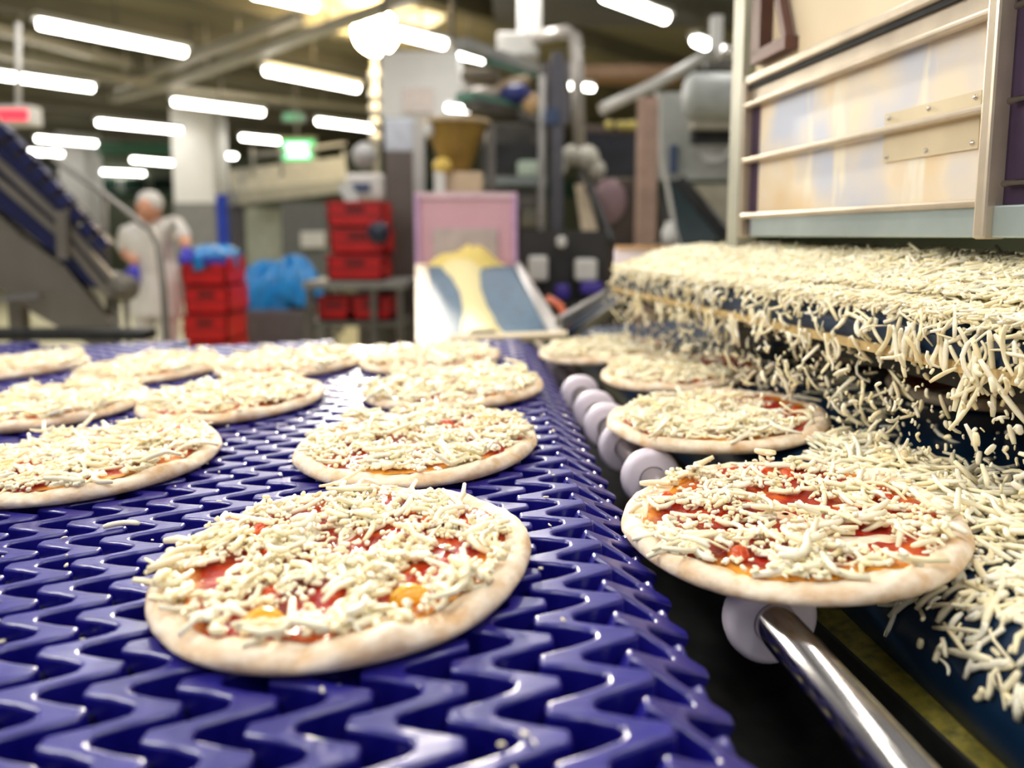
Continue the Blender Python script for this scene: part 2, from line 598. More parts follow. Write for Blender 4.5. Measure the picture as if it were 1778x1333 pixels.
def band_mesh(name, n0, n1):
    """one hinge row: fingers left and right, flat tops with rounded shoulders and deep walls"""
    ys, L, Rr = [], [], []
    w, nx, mx_ = 0.021 * S, 0.143 * S, 0.101 * S
    for k in range(n0, n1):
        y = k * PER
        h = PER / 2
        for (dy, l, r) in ((-w, 0.0, mx_ + 0.012 * S), (-w * 0.5, -0.004 * S, mx_), (w * 0.5, -0.004 * S, mx_), (w, 0.0, mx_ + 0.012 * S),
                           (h * 0.5, 0.5 * nx + 0.004 * S, mx_ + 0.5 * (AMP - mx_)),
                           (h - w, nx - 0.012 * S, AMP), (h - w * 0.5, nx, AMP + 0.004 * S), (h + w * 0.5, nx, AMP + 0.004 * S), (h + w, nx - 0.012 * S, AMP),
                           (1.5 * h, 0.5 * nx + 0.004 * S, mx_ + 0.5 * (AMP - mx_))):
            ys.append(y + dy)
            L.append(l)
            Rr.append(r)
    ys = np.array(ys)
    PL = np.stack([np.array(L), ys], 1)
    PR = np.stack([np.array(Rr), ys], 1)
    rings = []
    for e, z in ((0.011 * S, 0.0), (0.004 * S, -0.002 * S), (0.0, -0.009 * S), (-0.002 * S, -0.12 * S)):
        l = offset_line(PL, -e)
        r = offset_line(PR, e)
        rings.append((l, r, z))
    n = len(ys)
    V, F = [], []
    # order across: left bottom ... left top, right top ... right bottom
    cols = [(l, z) for (l, r, z) in reversed(rings)] + [(r, z) for (l, r, z) in rings]
    for (c, z) in cols:
        V.append(np.column_stack([c, np.full(n, z)]))
    V = np.vstack(V)
    m = len(cols)
    for j in range(m - 1):
        i = np.arange(n - 1)
        F.append(np.stack([j * n + i, (j + 1) * n + i, (j + 1) * n + i + 1, j * n + i + 1], 1))
    F = np.vstack(F)
    me = np_mesh(name, V, F, True)
    flat = np.ones(len(F), bool)
    for j in (0, 3, 6):
        flat[j * (n - 1):(j + 1) * (n - 1)] = False
    me.polygons.foreach_set('use_smooth', flat)
    me.materials.append(m_belt)
    return me


def row_far(k):
    X = 0.14 + 0.21 * k
    return int((6.9 + 0.30 * max(0, -X)) / 0.176)


cache = {}
for k in range(-36, 1):
    X = 0.14 + 0.21 * k
    n0 = max(2, int((0.75 if X > -1.6 else (-X - 0.6) * 0.9) / 0.176))
    key = (n0 // 3 * 3, row_far(k) // 3 * 3)
    if key not in cache:
        cache[key] = band_mesh('belt_row', *key)
    o = link('belt_row', cache[key], None, belt)
    o.location = (X * S, 0, 0)
# rows bending down over the nose bar (nose runs a little askew to the rows)
NOSE_R = 0.20
nose = band_mesh('nose_row', 3, 39)
ang = 0.0
for k in (1, 2, 3):
    ang += PITCHX / (NOSE_R * S)
    a_mid = ang - 0.55 * PITCHX / (NOSE_R * S)
    o = link('nose_row', nose, None, belt)
    a0 = ang - PITCHX / (NOSE_R * S)
    x0, zc = 0.36 * S, -NOSE_R * S
    px_ = x0 + NOSE_R * S * math.sin(a0)
    pz_ = zc + NOSE_R * S * math.cos(a0)
    px_, pz_ = ((0.355, 0.0), (0.53, -0.105), (0.60, -0.30))[k - 1]
    px_, pz_ = px_ * S, pz_ * S
    o.matrix_basis = Matrix.Translation((px_, 0, pz_)) @ Matrix.Rotation((0.52, 1.2, 1.55)[k - 1], 4, 'Y')
rod = MB().tube([(0, 0.5 * S, -0.055 * S), (0, 7.0 * S, -0.055 * S)], 0.014 * S, 8, False)
rod_o = None
for k in range(-12, 1):
    if rod_o is None:
        rod_o = rod.build('hinge_rod', m_belt_dark, belt, local=True)
        rod_me = rod_o.data
    else:
        rod_o = link('hinge_rod', rod_me, None, belt)
    rod_o.location = ((0.14 + 0.21 * k + 0.226) * S, 0, 0)
MB().prism([(x * S, y * S, -0.34 * S) for (x, y) in ((-7.6, 0.5), (0.33, 0.5), (0.33, 6.8), (-7.6, 9.1))], (0, 0, 0.08 * S)).build('support_bed', m_belt_dark, belt, local=True)
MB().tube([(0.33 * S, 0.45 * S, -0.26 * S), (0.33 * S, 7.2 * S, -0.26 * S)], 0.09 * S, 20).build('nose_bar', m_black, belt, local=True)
for x in (-7.0, -3.4, 0.1):
    for y in (1.4, 6.4):
        q = FB @ Vector((x * S, y * S, -0.3 * S))
        MB().box((q.x - 0.03, q.y - 0.03, 0), (q.x + 0.03, q.y + 0.03, q.z)).build('leg', m_steel_dk, belt)

# ------------------------------------------------------------------ cheese shred builder
def shred_mesh(name, P, D, N, Ln, Wd, curl, sides=5, seg=4, twist=None):
    """tapered curved strips: P centres, D directions, N bend directions (unit, ~perpendicular)"""
    n = len(P)
    D = D / np.linalg.norm(D, axis=1, keepdims=True)
    N = N - D * np.sum(N * D, 1, keepdims=True)
    N = N / np.linalg.norm(N, axis=1, keepdims=True)
    B = np.cross(D, N)
    t = np.linspace(-1, 1, seg + 1)
    tap = np.array([0.72] + [1.0] * (seg - 1) + [0.72])
    ang = np.arange(sides) * 2 * np.pi / sides + 0.3
    V = np.empty((n, seg + 1, sides, 3))
    for i, ti in enumerate(t):
        c = P + D * (Ln * 0.5 * ti)[:, None] + N * (curl * Ln * 0.5 * (0.4 - ti * ti))[:, None]
        sl = -2 * curl * ti
        cs = 1 / np.sqrt(1 + sl * sl)
        nn = N * cs[:, None] - D * (sl * cs)[:, None]
        for j, a in enumerate(ang):
            V[:, i, j] = c + (nn * math.cos(a) * 0.5 + B * math.sin(a) * 0.5) * (Wd * tap[i])[:, None]
    base = (np.arange(n) * (seg + 1) * sides)[:, None]
    q = []
    for i in range(seg):
        for j in range(sides):
            j2 = (j + 1) % sides
            q.append([i * sides + j, i * sides + j2, (i + 1) * sides + j2, (i + 1) * sides + j])
    if sides == 5:
        q += [[0, 3, 2, 1], [0, 4, 3, 0][:4]] if False else []
    if sides == 4:
        q += [[3, 2, 1, 0], [seg * 4, seg * 4 + 1, seg * 4 + 2, seg * 4 + 3]]
    if sides == 6:
        q += [[3, 2, 1, 0], [5, 4, 3, 0]]
        o = seg * 6
        q += [[o, o + 1, o + 2, o + 3], [o, o + 3, o + 4, o + 5]]
    q = np.array(q)
    F = (base[:, :, None] + q[None]).reshape(-1, 4)
    me = np_mesh(name, V.reshape(-1, 3), F, True)
    me.materials.append(m_cheese)
    return me


def nz(x, y, seed):
    """cheap smooth value noise -1..1"""
    r = np.random.default_rng(seed)
    out = np.zeros_like(x)
    tot = 0
    for f, a in ((5, 1), (9, 0.8), (17, 0.55)):
        for _ in range(3):
            th, ph = r.uniform(0, 6.28, 2)
            k = f * r.uniform(0.7, 1.3)
            out += a * np.sin(k * (x * math.cos(th) + y * math.sin(th)) + ph)
            tot += a * 0.5
    return out / tot


RP = 0.570


def pizza_cheese(seed, n_long, n_crumb, gate=None, rmax=0.90, patch=0.25, big=1.0, clear=()):
    r = np.random.default_rng(seed)
    P = []
    want = n_long + n_crumb
    while len(P) < want:
        x, y = r.uniform(-1, 1, (2, 4000))
        rr = np.hypot(x, y)
        ok = rr < rmax * (1 + 0.05 * nz(x * 0.3, y * 0.3, seed + 5))
        d = nz(x * RP * 3.4, y * RP * 3.4, seed + 1)
        loose = 0.0 if len(P) < n_long + 0.35 * n_crumb else 0.75     # most crumbs also lie on the open sauce
        ok &= d > (-0.55 + patch - loose + r.uniform(-0.45, 0.45, 4000))
        for (qx, qy, qr) in clear:
            ok &= np.hypot(x - qx, (y - qy) * 1.2) > qr
        if gate is not None:
            ok &= gate(x, y, r)
        room = (n_long + int(0.35 * n_crumb) + 1 if not loose else want) - len(P)
        P += [(a, b, c) for a, b, c in zip(x[ok], y[ok], d[ok])][:room]
    P = np.array(P[:want])
    n = want
    x, y, d = P[:, 0] * RP, P[:, 1] * RP, P[:, 2]
    th = r.uniform(0, 2 * np.pi, n)
    long_ = np.arange(n) < n_long
    Ln = np.where(long_, r.gamma(3, 0.026, n) + 0.03, r.uniform(0.010, 0.032, n)) * big
    Ln = np.minimum(Ln, 0.24)
    Wd = np.where(long_, r.normal(0.0195, 0.0035, n), r.uniform(0.008, 0.019, n))
    Wd = np.clip(Wd, 0.009, 0.026)
    rr = np.hypot(x, y) / RP
    zb = 0.062 + 0.008 * np.clip((rr - 0.80) / 0.1, 0, 1)
    z = zb + 0.006 + r.uniform(0, 1, n) ** 1.6 * 0.034 * np.clip(0.8 + d, 0.3, 1.6)
    D = np.stack([np.cos(th), np.sin(th), r.normal(0, 0.16, n)], 1)
    N = np.stack([-np.sin(th), np.cos(th), r.normal(0, 0.45, n)], 1)
    Pm = np.stack([x, y, z], 1) * S
    return shred_mesh('shredded_cheese', Pm, D, N, Ln * S, Wd * S, r.normal(0, 0.55, n), 6, 4)


def dough_mesh(seed):
    r = np.random.default_rng(seed)
    prof = [(0.02, 0.0), (0.90, 0.0), (0.955, 0.006), (0.985, 0.017), (1.0, 0.032), (0.992, 0.047), (0.968, 0.060), (0.94, 0.066), (0.915, 0.066), (0.885, 0.062), (0.85, 0.056), (0.78, 0.054), (0.5, 0.052), (0.02, 0.052)]
    n = 128
    th = np.arange(n) * 2 * np.pi / n
    ph = r.uniform(0, 6.28, 12)
    wob = sum(a * np.sin(k * th + ph[k]) for k, a in ((2, 0.012), (3, 0.009), (5, 0.006), (7, 0.004)))
    lump = sum(a * np.sin(k * th + ph[k - 1]) for k, a in ((4, 0.10), (9, 0.10), (11, 0.08)))
    fine = r.normal(0, 0.05, n)
    V = []
    for (rr, z) in prof:
        e = min(1, max(0, (rr - 0.6) / 0.4))
        rad = RP * rr * (1 + wob * e)
        zz = z * (1 + (lump + fine) * e * (0.9 if z > 0.03 else 0.2))
        V.append(np.stack([rad * np.cos(th), rad * np.sin(th), zz * np.ones(n)], 1))
    V = np.vstack(V) * S
    F = []
    i = np.arange(n)
    for j in range(len(prof) - 1):
        F.append(np.stack([j * n + i, j * n + (i + 1) % n, (j + 1) * n + (i + 1) % n, (j + 1) * n + i], 1))
    me = np_mesh('dough_base', V, np.vstack(F), True)
    me.materials.append(m_dough)
    return me


def sauce_mesh(seed):
    r = np.random.default_rng(seed)
    n, m = 96, 22
    th = np.arange(n) * 2 * np.pi / n
    ph = r.uniform(0, 6.28, 20)
    edge = 0.868 + sum(a * np.sin(k * th + ph[k]) for k, a in ((2, 0.02), (3, 0.018), (5, 0.016), (8, 0.014), (13, 0.012)))
    V, rim = [], []
    for j in range(m + 1):
        f = 0.015 + (1 - 0.015) * j / m
        x, y = RP * edge * f * np.cos(th), RP * edge * f * np.sin(th)
        z = 0.0575 + 0.007 * nz(x * 2.2, y * 2.2, seed + 3) * (1 - f ** 6) + 0.007 * max(0, (f - 0.86) / 0.14)
        if j == m:
            z = z - 0.006
        V.append(np.stack([x, y, z], 1))
        a = np.clip((f - 0.86) / 0.12, 0, 1) * np.clip(0.45 + 0.9 * np.sin(3 * th + ph[1]) + 0.5 * np.sin(7 * th + ph[2]), 0, 1)
        rim.append(a)
    V = np.vstack(V) * S
    i = np.arange(n)
    F = [np.stack([j * n + i, j * n + (i + 1) % n, (j + 1) * n + (i + 1) % n, (j + 1) * n + i], 1) for j in range(m)]
    me = np_mesh('tomato_sauce', V, np.vstack(F), True)
    at_ = me.attributes.new('rim', 'FLOAT', 'POINT')
    at_.data.foreach_set('value', np.concatenate(rim).astype(np.float32))
    me.materials.append(m_sauce)
    return me


def dome_mesh(name, rx, ry, rz, seed, m):
    r = np.random.default_rng(seed)
    n, k = 18, 7
    th = np.arange(n) * 2 * np.pi / n
    V = []
    for j in range(k + 1):
        a = 0.04 + (math.pi / 2 - 0.04) * j / k
        q = 1 + 0.1 * np.sin(3 * th + seed) + 0.06 * np.sin(5 * th + 2 * seed)
        V.append(np.stack([rx * math.sin(a) * q * np.cos(th), ry * math.sin(a) * q * np.sin(th), np.full(n, rz * math.cos(a))], 1))
    i = np.arange(n)
    F = [np.stack([j * n + i, (j + 1) * n + i, (j + 1) * n + (i + 1) % n, j * n + (i + 1) % n], 1) for j in range(k)]
    me = np_mesh(name, np.vstack(V) * S, np.vstack(F), True)
    me.materials.append(m)
    return me


doughs = [dough_mesh(11), dough_mesh(12), dough_mesh(13)]
sauces = [sauce_mesh(21), sauce_mesh(22), sauce_mesh(23)]
tomato = [dome_mesh('tomato_chunk', 0.045, 0.034, 0.026, 1, m_tomato), dome_mesh('tomato_chunk', 0.034, 0.03, 0.028, 2, m_tomato)]
bubble = dome_mesh('dough_bubble', 0.056, 0.042, 0.038, 3, m_bubble)
ch_a = pizza_cheese(31, 260, 1300, patch=0.60, clear=((-0.20, -0.72, 0.12), (0.42, -0.56, 0.12)))
ch_b = pizza_cheese(32, 320, 1100, patch=0.42)
ch_c = pizza_cheese(33, 400, 700, patch=0.25)
ch_d = pizza_cheese(34, 420, 700, patch=0.2, rmax=0.88)
ch_k = pizza_cheese(35, 205, 820, patch=0.62, big=1.12)
# pizzas half way under the falling cheese: their right side still shows bare sauce
ch_l = pizza_cheese(36, 340, 1000, gate=lambda x, y, r: (x + 0.45 * y) < 0.40 + r.normal(0, 0.16, len(x)), patch=0.08)
ch_m = pizza_cheese(37, 340, 600, gate=lambda x, y, r: (x + 0.45 * y) < 0.22 + r.normal(0, 0.16, len(x)), patch=0.0, rmax=0.9)
ch_n = pizza_cheese(38, 420, 500, gate=lambda x, y, r: (x + 0.45 * y) < 0.60 + r.normal(0, 0.14, len(x)), patch=0.0, rmax=0.9)


def pizza(label, X, Y, cheese, v, spin, right=False, chunks=6, bubbles=(), group='cheesed pizzas on the blue zigzag belt', lift=0.0, chunk_pts=None):
    tilt = TR if right else TL
    z = (-1.114 if right else -1.0) + tilt * X + lift
    t = thing('pizza', label, 'pizza', mat=frame(X, Y, z, 0.0, tilt), group=group)
    sp_ = Matrix.Rotation(spin, 4, 'Z')
    link('dough_base', doughs[v], None, t).matrix_basis = sp_
    link('tomato_sauce', sauces[v], None, t).matrix_basis = sp_
    if cheese is not None:
        o = link('shredded_cheese', cheese, None, t)
        o['kind'] = 'stuff'
        if not right:
            o.matrix_basis = sp_
    rr = random.Random(int(1000 * abs(X) + 77 * Y))
    pts = list(chunk_pts or [])
    while len(pts) < chunks:
        a, q = rr.uniform(0, 6.28), math.sqrt(rr.uniform(0.05, 0.58))
        pts.append((q * math.cos(a), q * math.sin(a)))
    for i, (a, b) in enumerate(pts):
        o = link('tomato_chunk', tomato[i % 2], None, t)
        o.matrix_basis = Matrix.Translation((a * RP * S, b * RP * S, 0.060 * S)) @ Matrix.Rotation(rr.uniform(0, 6), 4, 'Z')
    for (a, b) in bubbles:
        o = link('dough_bubble', bubble, None, t)
        o.matrix_basis = Matrix.Translation((a * RP * S, b * RP * S, 0.058 * S)) @ Matrix.Rotation(rr.uniform(-0.4, 0.4), 4, 'Z')
    return t


pizza('large cheesed pizza nearest on the zigzag belt, two yellow patches along its near rim', -0.506, 2.103, ch_a, 0, 0.0, chunks=9,
      bubbles=((-0.20, -0.72), (0.42, -0.56)), chunk_pts=((0.62, 0.22), (-0.56, 0.28), (-0.12, 0.66), (0.30, 0.60)))
pizza('cheesed pizza directly behind the nearest one on the zigzag belt', -0.442, 3.299, ch_b, 1, 0.7)
pizza('third cheesed pizza behind the nearest, its right end near the white discs', -0.377, 4.526, ch_c, 2, 1.9, chunks=4)
pizza('cheesed pizza at the bright glare, farthest of the row beside the shaft', -0.65, 5.66, ch_d, 0, 2.6, chunks=3)
pizza('cheesed pizza cut by the left edge, nearest of those on the left', -1.966, 3.257, ch_b, 2, 4.1, chunks=7)
pizza('cheesed pizza in the middle of the zigzag belt, left of the glare patch', -1.771, 4.466, ch_d, 1, 5.0, chunks=6)
pizza('cheesed pizza in the middle of the far row, touching the glare', -1.81, 5.72, ch_c, 0, 3.5, chunks=3)
pizza('cheesed pizza cut by the left edge, in the second row back', -2.94, 4.46, ch_c, 2, 0.4, chunks=5)
pizza('cheesed pizza in the far row, one in from the left edge', -2.935, 5.741, ch_d, 1, 1.2, chunks=3)
pizza('cheesed pizza at the far left corner of the belt, cut by the edge', -4.333, 6.123, ch_c, 0, 2.2, chunks=2)
GR = 'pizzas crossing the shaft from the petrol blue belt'
pizza('sharp pizza with long cheese shreds tipping over the polished shaft, nearest on the right', 0.969, 2.426, ch_k, 1, 0.3, True, chunks=10, group=GR,
      chunk_pts=((-0.66, 0.36), (-0.10, 0.72), (0.12, 0.66), (0.30, -0.25), (-0.45, -0.52), (0.62, 0.22)))
pizza('pizza with a bare red right side, next behind the sharp one', 1.098, 3.768, ch_l, 2, 1.1, True, group=GR, chunks=5)
pizza('pizza with a broad bare red patch, third along the polished shaft', 1.209, 5.057, ch_m, 0, 2.0, True, group=GR, chunks=3)
pizza('pizza farthest along the polished shaft, small red patch at its right', 0.819, 6.20, ch_n, 1, 2.8, True, group=GR, chunks=2)
pizza('red sauced pizza without cheese in the shadow under the cheese belt, nearer of two', 2.764, 3.978, None, 2, 0.5, True, group=GR, chunks=6, lift=0.002)
pizza('red sauced pizza without cheese in the shadow under the cheese belt, farther of two', 2.80, 5.22, None, 0, 0.9, True, group=GR, chunks=4, lift=0.002)

# ------------------------------------------------------------------ shaft with discs
def sh(Y, z=-1.19, off=0.0):
    return H(0.817 - 0.0955 * (Y - 2.009) + off, Y, z)


t = thing('roller_shaft', 'polished steel shaft with white nylon discs between the two belts', 'roller', sh(0.8))
MB().tube([sh(0.75), sh(3.0), sh(7.6)], 0.066 * S, 28).build('shaft', m_steel_pol, t)
ax = (sh(7.0) - sh(1.0)).normalized()
prof = [(-0.042, 0.068), (-0.042, 0.118), (-0.036, 0.134), (-0.022, 0.145), (0, 0.149), (0.022, 0.145), (0.036, 0.134), (0.042, 0.118), (0.042, 0.068)]
prof = [(a * S, b * S) for a, b in prof]
dm = None
for Y in (2.12, 3.41, 3.92, 4.36, 4.72, 5.24, 6.16):
    c = sh(Y)
    if dm is None:
        dm = MB().lathe((0, 0, 0), ax, prof, 40).build('disc', m_white_pl)
        o = dm
        o.parent = t
    else:
        o = link('disc', dm.data, None, t)
    o.location = c - sh(0.8)

# ------------------------------------------------------------------ petrol blue belt carrying the pizzas (right)
def nose_x(Y):
    return 1.26 - 0.09 * (Y - 1.81)


t = thing('pizza_conveyor', 'smooth petrol blue belt strewn with cheese, passing under the cheese curtain', 'conveyor', H(2.5, 3, -1.3))
rN = 0.27
V, F = [], []
NP = 12
ysr = [0.9, 2.0, 3.5, 5.0, 6.5, 8.0]
for Y in ysr:
    xn = nose_x(Y) + rN
    prof_ = [(5.4, -1.119 + TR * 5.4)]
    for i in range(NP + 1):
        a = math.pi / 2 + math.pi * i / NP
        prof_.append((xn + rN * math.cos(a) * 1.0, -1.119 + TR * xn - rN + rN * math.sin(a)))
    prof_.append((5.4, -1.119 + TR * 5.4 - 2 * rN))
    for (x, z) in prof_:
        V.append(H(x, Y, z))
k = NP + 3
mb = MB()
mb.add(V, [(j * k + i, j * k + i + 1, (j + 1) * k + i + 1, (j + 1) * k + i) for j in range(len(ysr) - 1) for i in range(k - 1)], True)
mb.build('belt', m_conv, t)
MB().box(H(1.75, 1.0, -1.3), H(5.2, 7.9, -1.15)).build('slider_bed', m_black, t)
MB().box(H(2.0, 0.9, -3.2), H(5.2, 7.9, -1.72)).build('dark_filler', m_black, t)  # black box added so no bright floor shows under the belt
for x in (2.2, 5.0):
    for y in (1.3, 7.6):
        q = H(x, y, -1.7)
        MB().box((q.x - 0.03, q.y - 0.03, 0), (q.x + 0.03, q.y + 0.03, q.z)).build('leg', m_steel_dk, t)

# angled cheese-dusted bar below the shaft, catch pan
m_ybar = M('cheese_dusted_bar', (86, 84, 22), 0.85, 0, 0.3, 90, 0.8, col2=(138, 126, 34))
t = thing('scraper_bar', 'olive yellow dusted metal bar running below the polished shaft', 'bar', H(1.06, 2.0, -1.4))


def yb(Y, dx, z):
    return H(1.25 - 0.166 * (Y - 2.2) + dx, Y, z)


mb = MB()
p = [yb(0.9, -0.07, -1.42), yb(0.9, 0.07, -1.38), yb(6.4, 0.07, -1.38), yb(6.4, -0.07, -1.42)]
mb.hexa([v - Vector((0, 0, 0.012)) for v in p] + p)
mb.build('dusted_face', m_ybar, t)
mb = MB()
mb.hexa([yb(0.9, -0.085, -1.62), yb(0.9, -0.07, -1.62), yb(6.4, -0.07, -1.62), yb(6.4, -0.085, -1.62),
         yb(0.9, -0.085, -1.42), yb(0.9, -0.07, -1.42), yb(6.4, -0.07, -1.42), yb(6.4, -0.085, -1.42)])
mb.build('flange', m_black, t)
t = thing('catch_pan', 'dark steel pan in the gap beneath the shaft between both belts', 'pan', H(0.8, 3, -2.0))
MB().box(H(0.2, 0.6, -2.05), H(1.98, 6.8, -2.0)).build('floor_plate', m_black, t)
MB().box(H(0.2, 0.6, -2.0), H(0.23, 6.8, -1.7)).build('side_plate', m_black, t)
for y in (1.0, 6.6):
    q = H(1.0, y, -2.05)
    MB().box((q.x - 0.02, q.y - 0.02, 0), (q.x + 0.02, q.y + 0.02, q.z)).build('leg', m_black, t)

# ------------------------------------------------------------------ cheese conveyor above the right belt
LD = Vector((-0.196, 1, 0)).normalized()
LB = Vector((1, 0.196, 0)).normalized()


def C(a, b, z):
    v = Vector((1.346, 4.476, 0)) + LD * a + LB * b
    return H(v.x, v.y, z)


A0, A1 = -2.95, 2.09
t = thing('cheese_conveyor', 'short blue belt with rounded nose heaped with grated cheese spilling over its front', 'conveyor', C(0, 0.8, -0.42))
rB = 0.12
prof_ = [(1.75, -0.30)] + [(0.10 + rB * math.cos(math.pi / 2 + math.pi * i / 14), -0.42 + rB * math.sin(math.pi / 2 + math.pi * i / 14)) for i in range(15)] + [(1.75, -0.54)]
n = len(prof_)
mb = MB()
mb.add([C(a, b, z) for a in (A0, A1) for (b, z) in prof_], [(i, i + 1, n + i + 1, n + i) for i in range(n - 1)], True)
mb.add([C(A1, b, z) for (b, z) in prof_], [tuple(range(n))])
mb.build('belt', m_conv, t)
mb = MB()
mb.hexa([C(A0, -0.035, -0.515), C(A0, 0.03, -0.53), C(A1, 0.03, -0.53), C(A1, -0.035, -0.515),
         C(A0, -0.03, -0.475), C(A0, 0.0, -0.475), C(A1, 0.0, -0.475), C(A1, -0.03, -0.475)])
mb.build('scraper_lip', M('tan_plastic_lip', (196, 168, 112), 0.6, 0, 0.2, 60, 0.3), t)
mb = MB()
mb.hexa([C(A1, 0.0, -0.30), C(A1, 1.78, -0.30), C(A1 + 0.05, 1.78, -0.30), C(A1 + 0.05, 0.0, -0.30),
         C(A1, 0.0, -0.14), C(A1, 1.78, -0.14), C(A1 + 0.05, 1.78, -0.14), C(A1 + 0.05, 0.0, -0.14)])
mb.build('side_guide', m_white_pl, t)
mb = MB()
mb.hexa([C(A1 - 0.02, 0.02, -0.14), C(A1 - 0.02, 1.82, -0.14), C(A1 + 0.09, 1.82, -0.14), C(A1 + 0.09, 0.02, -0.14),
         C(A1 - 0.02, 0.02, -0.10), C(A1 - 0.02, 1.82, -0.10), C(A1 + 0.09, 1.82, -0.10), C(A1 + 0.09, 0.02, -0.10)])
mb.build('guide_cap', M('tan_guide_cap', (186, 150, 112), 0.6), t)
mb = MB()
mb.hexa([C(A0, 0.15, -0.62), C(A0, 1.7, -0.62), C(A1, 1.7, -0.62), C(A1, 0.15, -0.62),
         C(A0, 0.15, -0.545), C(A0, 1.7, -0.545), C(A1, 1.7, -0.545), C(A1, 0.15, -0.545)])
mb.build('underside_tray', m_black, t)
for a in (A0 + 0.1, A1 - 0.1):
    q = C(a, 1.6, -0.62)
    MB().box((q.x - 0.03, q.y - 0.03, 0), (q.x + 0.03, q.y + 0.03, q.z)).build('post', m_steel_dk, t)


# cheese heap: one mass plus loose shreds
def heap_h(a, b):
    s_ = np.clip(b / 0.5, 0, 1)
    s_ = s_ * s_ * (3 - 2 * s_)
    e = np.clip((A1 - a) / 0.15, 0, 1)
    return -0.292 + (0.035 * np.clip(b / 0.08, 0, 1) + 0.14 * s_) * (0.35 + 0.65 * e) + 0.014 * nz(np.asarray(a) * 0.8, np.asarray(b) * 0.8, 91)


na, nb = 130, 34
aa, bb = np.meshgrid(np.linspace(A0, A1, na), np.linspace(0.06, 1.7, nb), indexing='ij')
zz = heap_h(aa, bb)
zz[:, 0] = -0.312
ld, lb = np.array(LD), np.array(LB)
org = np.array((1.346, 4.476, 0))


def Cn(a, b, z):
    p_ = org + np.multiply.outer(a, ld) + np.multiply.outer(b, lb)
    p_[..., 2] = z
    p_ = p_ * S
    p_[..., 2] += CZ
    return p_


V = Cn(aa.ravel(), bb.ravel(), zz.ravel())
i, j = np.meshgrid(np.arange(na - 1), np.arange(nb - 1), indexing='ij')
i, j = i.ravel(), j.ravel()
F = np.stack([i * nb + j, (i + 1) * nb + j, (i + 1) * nb + j + 1, i * nb + j + 1], 1)
me = np_mesh('cheese_heap', V, F[:, ::-1], True)
me.materials.append(m_cheese_plain)
heap = link('cheese_heap', me)
tag(heap, 'thick bed of grated cheese lying on the short blue belt', 'cheese', kind='stuff')

r = np.random.default_rng(77)
n = 13000
a = r.uniform(A0, A1, n)
b = r.uniform(0, 1, n) ** 1.5 * 0.75 + 0.0
th = r.uniform(0, 2 * np.pi, n)
z = heap_h(a, b) + r.uniform(0.0, 0.022, n)
z = np.where(b < 0.08, -0.298 + r.uniform(0, 0.05, n) - 0.03 * (0.08 - b) / 0.08, z)
sl = 0.3
D = np.outer(np.cos(th), ld) + np.outer(np.sin(th), lb)
D[:, 2] = np.sin(th) * 0.30 + r.normal(0, 0.1, n)
N = np.outer(-np.sin(th), ld) + np.outer(np.cos(th), lb)
N[:, 2] += r.normal(0, 0.5, n)
me1 = (Cn(a, b, z), D, N, np.clip(r.gamma(4, 0.017, n) + 0.015, 0.02, 0.17) * S, np.clip(r.normal(0.0150, 0.003, n), 0.008, 0.022) * S, r.normal(0, 0.35, n))
o = link('loose_cheese_shreds', shred_mesh('loose_cheese_shreds', *me1, 4, 4), None, heap)
o['kind'] = 'stuff'

# shreds clinging to and hanging from the nose
n = 1300
a = r.uniform(A0, A1, n)
cl = nz(a * 0.9, a * 0 + 0.3, 55)
an = np.pi / 2 + r.beta(1.0, 3.6, n) * np.pi * 0.95        # angle round the nose, most of it near the top
small = r.uniform(0, 1, n) < 0.40
rad = rB + 0.012 + r.uniform(0, 0.03, n) * (~small)
b = 0.10 + rad * np.cos(an)
z = -0.42 + rad * np.sin(an)
tx, tz = -np.sin(an), np.cos(an)         # tangent going down round the nose
th = r.normal(0, 0.9, n)
D = np.outer(np.sin(th), ld) + np.outer(np.cos(th) * tx, lb)
D[:, 2] = np.cos(th) * tz
N = np.outer(np.cos(an), lb)
N[:, 2] = np.sin(an)
N = N + np.outer(r.normal(0, 0.8, n), ld)
Ln = np.where(small, r.uniform(0.012, 0.03, n), np.clip(r.gamma(5, 0.022, n), 0.03, 0.22)) * S
me2 = shred_mesh('clinging_cheese_shreds', Cn(a, b, z), D, N, Ln, np.clip(r.normal(0.0165, 0.004, n), 0.008, 0.025) * S, r.normal(0.15, 0.4, n), 4, 4)
o = link('clinging_cheese_shreds', me2, None, heap)
o['kind'] = 'stuff'

